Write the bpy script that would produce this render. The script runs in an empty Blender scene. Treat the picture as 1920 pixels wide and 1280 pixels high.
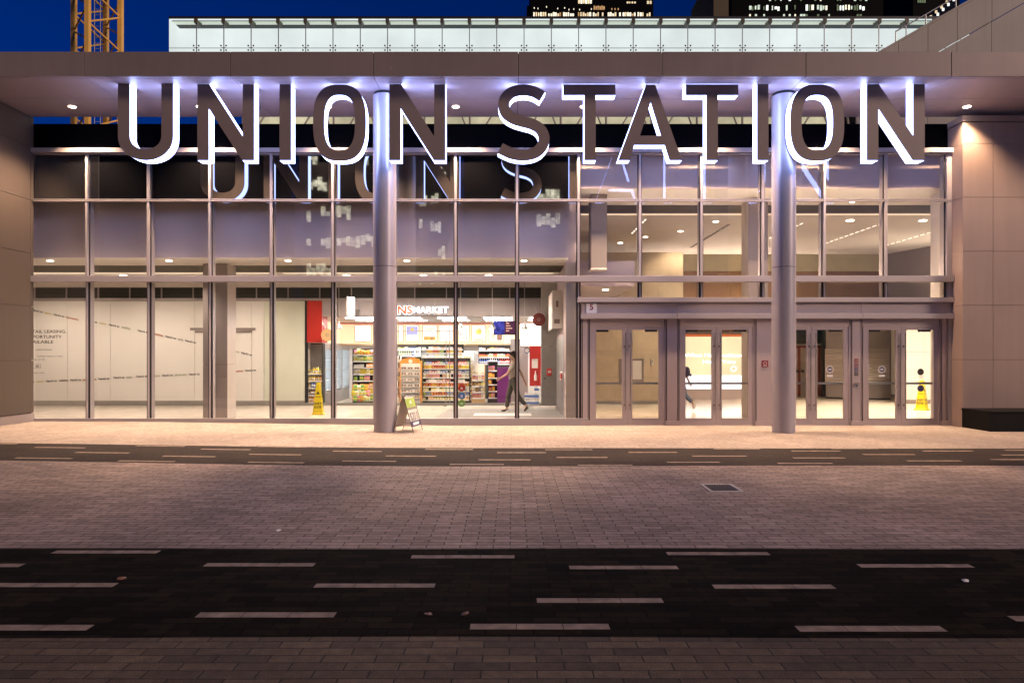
import bpy, bmesh, math, random
from mathutils import Vector, Matrix
from mathutils.geometry import tessellate_polygon
R = math.radians
random.seed(5)
scene = bpy.context.scene
col = scene.collection

# ---------------------------------------------------------------- camera, sky, sun, exposure
FPX, CX, CY, EYE, DF = 1280.0, 960.0, 665.0, 1.65, 16.0
cam_data = bpy.data.cameras.new('camera')
cam_data.sensor_width = 36; cam_data.lens = 24; cam_data.shift_y = 25 / 1920
cam_data.clip_start = 0.1; cam_data.clip_end = 2000
cam = bpy.data.objects.new('camera', cam_data); col.objects.link(cam)
cam.location = (0, -DF, EYE); cam.rotation_euler = (R(90), 0, 0)
scene.camera = cam
SUN_EL, SUN_AZ = 24.0, 58.0
world = bpy.data.worlds.new('World'); scene.world = world; world.use_nodes = True
nt = world.node_tree; bg = nt.nodes['Background']
sky = nt.nodes.new('ShaderNodeTexSky'); sky.sky_type = 'NISHITA'; sky.sun_disc = False
sky.sun_elevation = R(1.6); sky.sun_rotation = R(180 - SUN_AZ); sky.ozone_density = 6.0; sky.air_density = 1.0; sky.dust_density = 0.3
tint = nt.nodes.new('ShaderNodeMix'); tint.data_type = 'RGBA'; tint.blend_type = 'MULTIPLY'; tint.inputs[0].default_value = 1
tint.inputs[7].default_value = (0.02, 0.48, 1.0, 1)
nt.links.new(sky.outputs[0], tint.inputs[6]); nt.links.new(tint.outputs[2], bg.inputs['Color'])
bg.inputs['Strength'].default_value = 0.15
sd = bpy.data.lights.new('street_glow', 'SUN'); sd.energy = 2.35; sd.angle = R(14); sd.color = (1.0, 0.73, 0.57)  # stands in for street lights shining on the front, not a real sun
street_glow = bpy.data.objects.new('street_glow', sd); col.objects.link(street_glow)
sdir = Vector((math.sin(R(SUN_AZ)) * math.cos(R(SUN_EL)), -math.cos(R(SUN_AZ)) * math.cos(R(SUN_EL)), math.sin(R(SUN_EL))))
street_glow.rotation_euler = sdir.to_track_quat('Z', 'Y').to_euler()
scene.view_settings.view_transform = 'Standard'; scene.view_settings.look = 'None'
scene.view_settings.exposure = 0.0; scene.view_settings.gamma = 1.0
scene.cycles.use_denoising = True
scene.cycles.max_bounces = 8; scene.cycles.transparent_max_bounces = 24
scene.cycles.sample_clamp_indirect = 6.0
scene.cycles.caustics_reflective = False; scene.cycles.caustics_refractive = False

def P(px, py, d):
    return Vector(((px - CX) * d / FPX, d - DF, EYE - (py - CY) * d / FPX))
def X(px, d): return (px - CX) * d / FPX
def Z(py, d): return EYE - (py - CY) * d / FPX
def GD(py): return EYE * FPX / (py - CY)

# ---------------------------------------------------------------- materials
def mat(name, base, rough=0.5, metal=0.0, var=0.0, vscale=3.0, bump=0.0, bscale=60.0, spec=0.5, emit=None, es=0.0, rvar=0.0):
    m = bpy.data.materials.new(name); m.use_nodes = True
    n = m.node_tree; b = n.nodes['Principled BSDF']; L = n.links.new
    b.inputs['Base Color'].default_value = (*base, 1); b.inputs['Roughness'].default_value = rough
    b.inputs['Metallic'].default_value = metal; b.inputs['Specular IOR Level'].default_value = spec
    if emit:
        b.inputs['Emission Color'].default_value = (*emit, 1); b.inputs['Emission Strength'].default_value = es
    tc = n.nodes.new('ShaderNodeTexCoord')
    nz = n.nodes.new('ShaderNodeTexNoise'); nz.inputs['Scale'].default_value = vscale; nz.inputs['Detail'].default_value = 6
    L(tc.outputs['Object'], nz.inputs['Vector'])
    v = var or 0.04
    mp = n.nodes.new('ShaderNodeMapRange'); mp.inputs[1].default_value = 0.3; mp.inputs[2].default_value = 0.7
    mp.inputs[3].default_value = 1 - v; mp.inputs[4].default_value = 1 + v
    L(nz.outputs['Fac'], mp.inputs[0])
    vm = n.nodes.new('ShaderNodeVectorMath'); vm.operation = 'SCALE'; vm.inputs[0].default_value = base
    L(mp.outputs[0], vm.inputs['Scale']); L(vm.outputs[0], b.inputs['Base Color'])
    if any(k in name for k in ('cladding', 'fascia', 'soffit', 'concrete', 'column paint')):
        mpp = n.nodes.new('ShaderNodeMapping'); mpp.inputs['Scale'].default_value = (5, 5, 0.35); L(tc.outputs['Object'], mpp.inputs[0])
        ns = n.nodes.new('ShaderNodeTexNoise'); ns.inputs['Scale'].default_value = 1.0; ns.inputs['Detail'].default_value = 6; ns.inputs['Roughness'].default_value = 0.65; L(mpp.outputs[0], ns.inputs['Vector'])
        ms = n.nodes.new('ShaderNodeMapRange'); ms.inputs[1].default_value = 0.3; ms.inputs[2].default_value = 0.7; ms.inputs[3].default_value = 0.955; ms.inputs[4].default_value = 1.045; L(ns.outputs['Fac'], ms.inputs[0])
        mq = n.nodes.new('ShaderNodeMath'); mq.operation = 'MULTIPLY'; L(mp.outputs[0], mq.inputs[0]); L(ms.outputs[0], mq.inputs[1]); L(mq.outputs[0], vm.inputs['Scale'])
    if rvar:
        mr = n.nodes.new('ShaderNodeMapRange'); mr.inputs[1].default_value = 0.3; mr.inputs[2].default_value = 0.7
        mr.inputs[3].default_value = max(0.02, rough - rvar); mr.inputs[4].default_value = rough + rvar
        L(nz.outputs['Fac'], mr.inputs[0]); L(mr.outputs[0], b.inputs['Roughness'])
    if bump:
        n2 = n.nodes.new('ShaderNodeTexNoise'); n2.inputs['Scale'].default_value = bscale; n2.inputs['Detail'].default_value = 4
        L(tc.outputs['Object'], n2.inputs['Vector'])
        bp = n.nodes.new('ShaderNodeBump'); bp.inputs['Strength'].default_value = bump; bp.inputs['Distance'].default_value = 0.01
        L(n2.outputs['Fac'], bp.inputs['Height']); L(bp.outputs[0], b.inputs['Normal'])
    return m

def emis(name, c, s, wob=0.0, wscale=2.0):
    m = bpy.data.materials.new(name); m.use_nodes = True
    n = m.node_tree; n.nodes.remove(n.nodes['Principled BSDF']); e = n.nodes.new('ShaderNodeEmission')
    e.inputs[0].default_value = (*c, 1); e.inputs[1].default_value = s
    if wob:
        tc = n.nodes.new('ShaderNodeTexCoord'); nz = n.nodes.new('ShaderNodeTexNoise'); nz.inputs['Scale'].default_value = wscale
        nz.inputs['Detail'].default_value = 5
        mp = n.nodes.new('ShaderNodeMapRange'); mp.inputs[1].default_value = 0.3; mp.inputs[2].default_value = 0.7
        mp.inputs[3].default_value = s * (1 - wob); mp.inputs[4].default_value = s * (1 + wob)
        n.links.new(tc.outputs['Object'], nz.inputs['Vector']); n.links.new(nz.outputs['Fac'], mp.inputs[0]); n.links.new(mp.outputs[0], e.inputs[1])
    n.links.new(e.outputs[0], n.nodes['Material Output'].inputs[0]); return m

def glass(name, ior=1.9, tint=(0.96, 0.97, 0.96), wave=0.0):
    m = bpy.data.materials.new(name); m.use_nodes = True
    n = m.node_tree; n.nodes.remove(n.nodes['Principled BSDF']); L = n.links.new
    t = n.nodes.new('ShaderNodeBsdfTransparent'); t.inputs[0].default_value = (*tint, 1)
    g = n.nodes.new('ShaderNodeBsdfGlossy'); g.inputs['Roughness'].default_value = 0.0
    fr = n.nodes.new('ShaderNodeFresnel'); fr.inputs['IOR'].default_value = ior
    mx = n.nodes.new('ShaderNodeMixShader')
    # the Fresnel of a pane is the same from either side
    geo = n.nodes.new('ShaderNodeNewGeometry')
    mi = n.nodes.new('ShaderNodeMix'); mi.data_type = 'FLOAT'
    mi.inputs[2].default_value = ior; mi.inputs[3].default_value = 1 / ior
    mi2 = n.nodes.new('ShaderNodeMath'); mi2.operation = 'POWER'
    L(geo.outputs['Backfacing'], mi.inputs[0]); L(mi.outputs[0], fr.inputs['IOR'])
    n.nodes.remove(mi2)
    if wave:
        tc = n.nodes.new('ShaderNodeTexCoord'); nz = n.nodes.new('ShaderNodeTexNoise'); nz.inputs['Scale'].default_value = 1.1; nz.inputs['Detail'].default_value = 1
        bp = n.nodes.new('ShaderNodeBump'); bp.inputs['Strength'].default_value = wave; bp.inputs['Distance'].default_value = 0.02
        L(tc.outputs['Object'], nz.inputs['Vector']); L(nz.outputs['Fac'], bp.inputs['Height']); L(bp.outputs[0], g.inputs['Normal'])
    L(fr.outputs[0], mx.inputs[0]); L(t.outputs[0], mx.inputs[1]); L(g.outputs[0], mx.inputs[2])
    L(mx.outputs[0], n.nodes['Material Output'].inputs[0]); return m

def paver(name, c1, c2, mortar, rough=0.75, mort=0.0042, spec=0.3, w=0.29, h=0.0906, wear=0.25, bump=0.5):
    m = bpy.data.materials.new(name); m.use_nodes = True
    n = m.node_tree; b = n.nodes['Principled BSDF']; L = n.links.new
    tc = n.nodes.new('ShaderNodeTexCoord')
    br = n.nodes.new('ShaderNodeTexBrick'); br.inputs['Scale'].default_value = 1; br.inputs['Brick Width'].default_value = w
    br.inputs['Row Height'].default_value = h; br.inputs['Mortar Size'].default_value = mort; br.inputs['Mortar Smooth'].default_value = 0.3
    br.inputs['Color1'].default_value = (*c1, 1); br.inputs['Color2'].default_value = (*c2, 1); br.inputs['Mortar'].default_value = (*mortar, 1)
    # slight waviness of the laid courses
    nw = n.nodes.new('ShaderNodeTexNoise'); nw.inputs['Scale'].default_value = 0.9; nw.inputs['Detail'].default_value = 2
    mad = n.nodes.new('ShaderNodeVectorMath'); mad.operation = 'MULTIPLY_ADD'; mad.inputs[1].default_value = (0.03, 0.03, 0)
    L(tc.outputs['Object'], nw.inputs['Vector']); L(nw.outputs['Color'], mad.inputs[0]); L(tc.outputs['Object'], mad.inputs[2])
    L(mad.outputs[0], br.inputs['Vector'])
    nz = n.nodes.new('ShaderNodeTexNoise'); nz.inputs['Scale'].default_value = 0.55; nz.inputs['Detail'].default_value = 7; nz.inputs['Roughness'].default_value = 0.65
    L(tc.outputs['Object'], nz.inputs['Vector'])
    mp = n.nodes.new('ShaderNodeMapRange'); mp.inputs[1].default_value = 0.3; mp.inputs[2].default_value = 0.7; mp.inputs[3].default_value = 1 - wear; mp.inputs[4].default_value = 1 + wear
    nb = n.nodes.new('ShaderNodeTexNoise'); nb.inputs['Scale'].default_value = 14; nb.inputs['Detail'].default_value = 5; L(tc.outputs['Object'], nb.inputs['Vector'])
    mb_ = n.nodes.new('ShaderNodeMapRange'); mb_.inputs[1].default_value = 0.3; mb_.inputs[2].default_value = 0.7; mb_.inputs[3].default_value = 0.78; mb_.inputs[4].default_value = 1.22; L(nb.outputs['Fac'], mb_.inputs[0])
    mm_ = n.nodes.new('ShaderNodeMath'); mm_.operation = 'MULTIPLY'; L(mp.outputs[0], mm_.inputs[0]); L(mb_.outputs[0], mm_.inputs[1])
    L(nz.outputs['Fac'], mp.inputs[0])
    ng = n.nodes.new('ShaderNodeTexNoise'); ng.inputs['Scale'].default_value = 130; ng.inputs['Detail'].default_value = 3
    L(tc.outputs['Object'], ng.inputs['Vector'])
    mg = n.nodes.new('ShaderNodeMapRange'); mg.inputs[1].default_value = 0.3; mg.inputs[2].default_value = 0.7; mg.inputs[3].default_value = 0.5; mg.inputs[4].default_value = 1.5
    L(ng.outputs['Fac'], mg.inputs[0])
    mu = n.nodes.new('ShaderNodeMath'); mu.operation = 'MULTIPLY'; L(mm_.outputs[0], mu.inputs[0]); L(mg.outputs[0], mu.inputs[1])
    vm = n.nodes.new('ShaderNodeVectorMath'); vm.operation = 'SCALE'; L(br.outputs['Color'], vm.inputs[0]); L(mu.outputs[0], vm.inputs['Scale'])
    L(vm.outputs[0], b.inputs['Base Color'])
    b.inputs['Roughness'].default_value = rough; b.inputs['Specular IOR Level'].default_value = spec
    inv = n.nodes.new('ShaderNodeMath'); inv.operation = 'MULTIPLY_ADD'; inv.inputs[1].default_value = -1; inv.inputs[2].default_value = 1
    L(br.outputs['Fac'], inv.inputs[0])
    ad = n.nodes.new('ShaderNodeMath'); ad.operation = 'MULTIPLY_ADD'; ad.inputs[1].default_value = 0.35
    L(ng.outputs['Fac'], ad.inputs[0]); L(inv.outputs[0], ad.inputs[2])
    bp = n.nodes.new('ShaderNodeBump'); bp.inputs['Strength'].default_value = bump; bp.inputs['Distance'].default_value = 0.006
    L(ad.outputs[0], bp.inputs['Height']); L(bp.outputs[0], b.inputs['Normal'])
    return m

def tiles(name, c, w, h, joint, jc, rough, var=0.06, bias=0.5, spec=0.5):
    m = bpy.data.materials.new(name); m.use_nodes = True
    n = m.node_tree; b = n.nodes['Principled BSDF']; L = n.links.new
    tc = n.nodes.new('ShaderNodeTexCoord'); br = n.nodes.new('ShaderNodeTexBrick')
    br.inputs['Scale'].default_value = 1; br.inputs['Brick Width'].default_value = w; br.inputs['Row Height'].default_value = h
    br.inputs['Mortar Size'].default_value = joint; br.offset = bias
    lo = tuple(x * (1 - var) for x in c); hi = tuple(min(1, x * (1 + var)) for x in c)
    br.inputs['Color1'].default_value = (*lo, 1); br.inputs['Color2'].default_value = (*hi, 1); br.inputs['Mortar'].default_value = (*jc, 1)
    L(tc.outputs['Generated' if False else 'Object'], br.inputs['Vector'])
    nz = n.nodes.new('ShaderNodeTexNoise'); nz.inputs['Scale'].default_value = 2.5; nz.inputs['Detail'].default_value = 8
    L(tc.outputs['Object'], nz.inputs['Vector'])
    mp = n.nodes.new('ShaderNodeMapRange'); mp.inputs[1].default_value = 0.3; mp.inputs[2].default_value = 0.7; mp.inputs[3].default_value = 0.9; mp.inputs[4].default_value = 1.1
    L(nz.outputs['Fac'], mp.inputs[0])
    vm = n.nodes.new('ShaderNodeVectorMath'); vm.operation = 'SCALE'; L(br.outputs['Color'], vm.inputs[0]); L(mp.outputs[0], vm.inputs['Scale'])
    L(vm.outputs[0], b.inputs['Base Color']); b.inputs['Roughness'].default_value = rough; b.inputs['Specular IOR Level'].default_value = spec
    return m

M = {}
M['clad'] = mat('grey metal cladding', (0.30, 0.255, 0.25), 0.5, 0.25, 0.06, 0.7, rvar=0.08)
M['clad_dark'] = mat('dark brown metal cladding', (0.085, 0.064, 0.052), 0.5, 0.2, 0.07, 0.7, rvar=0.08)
M['clad2'] = mat('warm metal cladding', (0.35, 0.255, 0.215), 0.5, 0.2, 0.06, 0.7, rvar=0.08)
M['fascia'] = mat('canopy fascia metal', (0.25, 0.20, 0.195), 0.5, 0.2, 0.07, 0.5, rvar=0.06)
M['soffit'] = mat('canopy soffit metal', (0.39, 0.31, 0.325), 0.42, 0.15, 0.05, 0.6, rvar=0.06)
M['joint'] = mat('dark joint', (0.012, 0.011, 0.011), 0.8)
M['letter'] = mat('dark brown letter metal', (0.25, 0.20, 0.195), 0.5, 0.2, 0.05, 1.0)
M['letter_light'] = emis('lit letter acrylic', (0.36, 0.46, 1.0), 13.0, 0.06, 3.0)
M['column'] = mat('column paint', (0.44, 0.40, 0.43), 0.36, 0.25, 0.04, 0.8, rvar=0.05)
M['mullion'] = mat('mullion aluminium', (0.39, 0.35, 0.355), 0.42, 0.3, 0.015, 0.5)
M['gasket'] = mat('black gasket', (0.012, 0.01, 0.012), 0.6)
M['glass'] = glass('facade glass', 2.0, (0.95, 0.96, 0.95), 0.025)
M['door_glass'] = glass('door glass', 1.6, (0.96, 0.97, 0.96), 0.008)
M['clear'] = glass('clear glass', 1.45, (0.97, 0.98, 0.97))
M['spandrel'] = mat('black spandrel glass', (0.004, 0.004, 0.005), 0.02, 0, 0.02, 1, spec=0.55)
M['spandrel'].node_tree.nodes['Principled BSDF'].inputs['IOR'].default_value = 2.3
M['doorframe'] = mat('bronze door metal', (0.45, 0.375, 0.365), 0.42, 0.25, 0.02, 0.6)
M['chrome'] = mat('polished steel', (0.68, 0.64, 0.60), 0.2, 0.95)
M['steel'] = mat('brushed steel', (0.50, 0.48, 0.46), 0.38, 0.85, 0.06, 5)
M['black'] = mat('black paint', (0.012, 0.011, 0.012), 0.5, 0, 0.1)
M['parapet'] = mat('black roof parapet', (0.0015, 0.0015, 0.003), 0.7, 0, 0.1, spec=0.03)
M['void'] = mat('dark drain void', (0.004, 0.003, 0.003), 1.0, spec=0.0)
M['benchblack'] = mat('black bench laminate', (0.004, 0.0035, 0.004), 0.6, 0, 0.1, spec=0.15)
M['walk'] = paver('pale sidewalk paver', (0.40, 0.32, 0.265), (0.335, 0.27, 0.22), (0.17, 0.13, 0.105), w=0.29, h=0.29, wear=0.12, bump=0.35)
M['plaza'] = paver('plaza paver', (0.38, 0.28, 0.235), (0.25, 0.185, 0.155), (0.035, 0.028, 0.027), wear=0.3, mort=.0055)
M['front'] = paver('falloff dimmed front paver', (0.138, 0.098, 0.060), (0.072, 0.052, 0.033), (0.008, 0.007, 0.006), wear=0.25)  # plaza paver darkened; light falling off toward the camera put into its colour
M['band'] = paver('black granite paver', (0.020, 0.0145, 0.009), (0.006, 0.005, 0.0035), (0.001, 0.001, 0.001), wear=0.35, rough=0.9, spec=0.06)
M['band_far'] = paver('charcoal granite paver', (0.045, 0.033, 0.028), (0.035, 0.026, 0.022), (0.02, 0.016, 0.015), wear=0.2, rough=0.85, spec=0.12)
M['strip'] = mat('pale granite strip', (0.27, 0.20, 0.148), 0.75, 0, 0.38, 9, 0.3, 120)
M['earth'] = mat('dark street ground', (0.05, 0.045, 0.045), 0.85, 0, 0.2, 0.3)
M['tile'] = tiles('lobby floor tile', (0.72, 0.64, 0.54), 0.6, 0.6, 0.002, (0.35, 0.30, 0.26), 0.16, 0.03)
M['mat_rug'] = mat('grey entrance matting', (0.20, 0.19, 0.18), 0.95, 0, 0.15, 30, 0.6, 200)
M['rug_light'] = mat('pale floor sticker', (0.55, 0.52, 0.48), 0.6)
M['panel'] = mat('white wall panel', (0.86, 0.83, 0.79), 0.45, 0, 0.03, 0.8)
M['olive'] = mat('pale sage panel', (0.72, 0.74, 0.62), 0.45, 0, 0.03, 0.8)
M['bulk'] = mat('grey painted bulkhead', (0.70, 0.58, 0.58), 0.6, 0, 0.04, 0.8)
M['bulk_lit'] = mat('pinkish bulkhead painted as lit', (0.86, 0.69, 0.66), 0.6, 0, 0.03, 0.8)  # paler copy of bulk, the stronger light there put into the colour
M['fascia_grey'] = mat('grey shop front board', (0.36, 0.32, 0.33), 0.6, 0, 0.03, 0.8)
M['ceil'] = mat('cream ceiling', (0.86, 0.80, 0.74), 0.7, 0, 0.03, 0.8)
M['slat'] = mat('dark ceiling slat', (0.10, 0.085, 0.06), 0.5)
M['grille'] = mat('dark vent grille', (0.035, 0.035, 0.032), 0.5, 0.2)
M['stone'] = tiles('beige limestone', (0.62, 0.52, 0.37), 1.4, 0.9, 0.002, (0.30, 0.23, 0.15), 0.4, 0.06, 0.5)
M['stone2'] = mat('olive limestone', (0.50, 0.45, 0.30), 0.45, 0, 0.08, 1.5)
M['brown'] = mat('brown wall panel', (0.20, 0.115, 0.055), 0.4, 0, 0.10, 1.2)
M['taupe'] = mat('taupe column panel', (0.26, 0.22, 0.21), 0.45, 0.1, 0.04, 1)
M['taupe_light'] = mat('pale column side', (0.62, 0.55, 0.50), 0.4, 0.2, 0.04, 1)  # also the square columns' sides, made pale as if lit
M['strip_light'] = emis('warm ceiling light strip', (1.0, 0.77, 0.55), 1.6)
M['lobby_light'] = emis('lobby ceiling light strip', (1.0, 0.84, 0.64), 3.0)
M['fill_uplight'] = emis('uplight trough', (1.0, 0.76, 0.58), 80.0)
M['fill_uplight_hall'] = emis('hall uplight trough', (1.0, 0.76, 0.56), 16.0)
M['fill_uplight_soft'] = emis('soft uplight panel', (1.0, 0.76, 0.56), 8.0)
M['spot_disc'] = emis('downlight lens', (1.0, 0.82, 0.62), 30.0)
M['shop_light'] = emis('shop ceiling panel', (1.0, 0.92, 0.88), 60.0)
M['white'] = mat('white paint', (0.80, 0.78, 0.75), 0.5)
M['red'] = mat('red paint', (0.42, 0.022, 0.016), 0.45)
M['orange'] = mat('orange sign band', (0.94, 0.62, 0.40), 0.5, emit=(1.0, 0.66, 0.44), es=0.75)  # emission makes the band look brightly lit, it is no lamp
M['purple'] = mat('purple board', (0.13, 0.018, 0.14), 0.4)
M['yellow'] = mat('yellow plastic', (0.86, 0.66, 0.02), 0.35)
M['navy'] = mat('navy print', (0.03, 0.03, 0.13), 0.5)
M['green'] = mat('lime print', (0.36, 0.50, 0.10), 0.5)
M['wood'] = mat('pale wood', (0.60, 0.40, 0.20), 0.5)
M['text_black'] = mat('black lettering', (0.02, 0.018, 0.016), 0.5)
M['text_orange'] = mat('rust lettering', (0.42, 0.13, 0.05), 0.5)
M['text_yellow'] = mat('mustard lettering', (0.55, 0.46, 0.14), 0.5)
M['text_grey'] = mat('sage lettering', (0.34, 0.36, 0.28), 0.5)
M['text_maroon'] = mat('maroon lettering', (0.20, 0.015, 0.03), 0.5)
M['text_maroon_deep'] = mat('deep maroon paint', (0.10, 0.012, 0.012), 0.5)
M['text_white'] = mat('white lettering', (0.85, 0.84, 0.82), 0.5)
M['lit_white'] = emis('lit white letter', (1.0, 0.98, 0.98), 3.0)
M['lit_orange'] = emis('lit orange letter', (1.0, 0.22, 0.05), 1.1)
M['poster_lit'] = emis('backlit poster', (1.0, 0.94, 0.88), 2.2, 0.15, 6)
M['poster_ink'] = mat('poster ink', (0.75, 0.45, 0.30), 0.5, emit=(0.9, 0.55, 0.4), es=0.5)
M['poster_blue'] = mat('poster blue', (0.25, 0.25, 0.6), 0.5, emit=(0.35, 0.38, 0.8), es=0.6)
M['fridge'] = emis('fridge light', (0.72, 0.85, 1.0), 4.0)
M['ad_orange'] = emis('screen amber', (1.0, 0.77, 0.45), 1.25, 0.1, 1.2)
M['ad_white'] = emis('screen white', (1.0, 0.97, 0.98), 1.9)
M['ad_red'] = emis('screen red edge', (0.95, 0.20, 0.06), 0.75)
M['ad_text'] = emis('screen lettering', (1.0, 0.98, 0.95), 2.4)
M['tv'] = emis('television picture', (0.10, 0.10, 0.55), 0.8, 0.5, 9)
M['tv2'] = mat('television dark picture', (0.05, 0.02, 0.05), 0.2, emit=(0.22, 0.05, 0.16), es=0.25)
M['crane'] = mat('yellow crane paint', (0.80, 0.46, 0.10), 0.5, 0, 0.12, 1.5)
M['roofglow'] = emis('backlit frosted glass', (0.88, 0.96, 0.95), 0.93, 0.10, 0.35)
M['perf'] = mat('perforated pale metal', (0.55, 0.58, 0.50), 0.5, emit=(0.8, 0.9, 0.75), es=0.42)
M['atrium'] = emis('lit atrium wall', (0.74, 0.66, 0.44), 0.72, 0.35, 0.6)  # glow put into the wall instead of lamps inside the hall
M['concrete'] = mat('grey concrete panel', (0.44, 0.40, 0.36), 0.7, 0, 0.08, 0.6)
M['tower'] = mat('dark tower cladding', (0.003, 0.0025, 0.004), 0.7, 0, 0.2, 0.05, spec=0.05)
M['tower_olive'] = mat('olive tower cladding', (0.10, 0.07, 0.025), 0.6, 0, 0.1, 0.05)
for i, (c, s) in enumerate([((1.0, 0.78, 0.48), 1.0), ((1.0, 0.88, 0.66), 1.5), ((0.9, 0.5, 0.22), 0.6), ((0.85, 0.95, 0.78), 0.9), ((0.95, 1.0, 0.92), 1.5), ((0.35, 0.42, 0.25), 0.4)]):
    M['win%d' % i] = emis('lit office window %d' % i, c, s, 0.3, 1.0)
M['ref'] = emis('lit office band', (1.0, 0.94, 0.70), 3.0, 0.8, 1.3)
M['ref2'] = emis('lit office band dim', (1.0, 0.88, 0.6), 1.2, 0.8, 1.3)
M['skin'] = mat('skin', (0.52, 0.31, 0.22), 0.5)
M['hair'] = mat('dark hair', (0.035, 0.022, 0.015), 0.6)
M['shirt'] = mat('beige t-shirt', (0.42, 0.38, 0.31), 0.8, 0, 0.08, 12)
M['trouser'] = mat('dark olive trousers', (0.075, 0.068, 0.052), 0.8, 0, 0.12, 12)
M['shoe'] = mat('dark trainer', (0.05, 0.045, 0.035), 0.6)
M['sole'] = mat('white sole', (0.7, 0.66, 0.6), 0.6)
M['coral'] = mat('orange top', (0.75, 0.30, 0.10), 0.8)
M['jean'] = mat('blue jeans', (0.06, 0.09, 0.16), 0.8, 0, 0.15, 12)
M['pack'] = mat('navy backpack nylon', (0.03, 0.025, 0.07), 0.6)
M['redbrown'] = mat('red brown wood', (0.22, 0.05, 0.03), 0.4)
PAL = [('red', (0.60, 0.05, 0.04)), ('orange', (0.78, 0.32, 0.05)), ('yellow', (0.82, 0.66, 0.10)), ('green', (0.22, 0.48, 0.10)),
       ('blue', (0.08, 0.18, 0.50)), ('white', (0.80, 0.78, 0.74)), ('pink', (0.75, 0.25, 0.38)), ('brown', (0.22, 0.11, 0.06)), ('black', (0.03, 0.03, 0.035)), ('pale green', (0.55, 0.68, 0.38))]
for nme, c in PAL: M['p_' + nme] = mat(nme + ' packaging', c, 0.35, 0, 0.25, 18)

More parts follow.
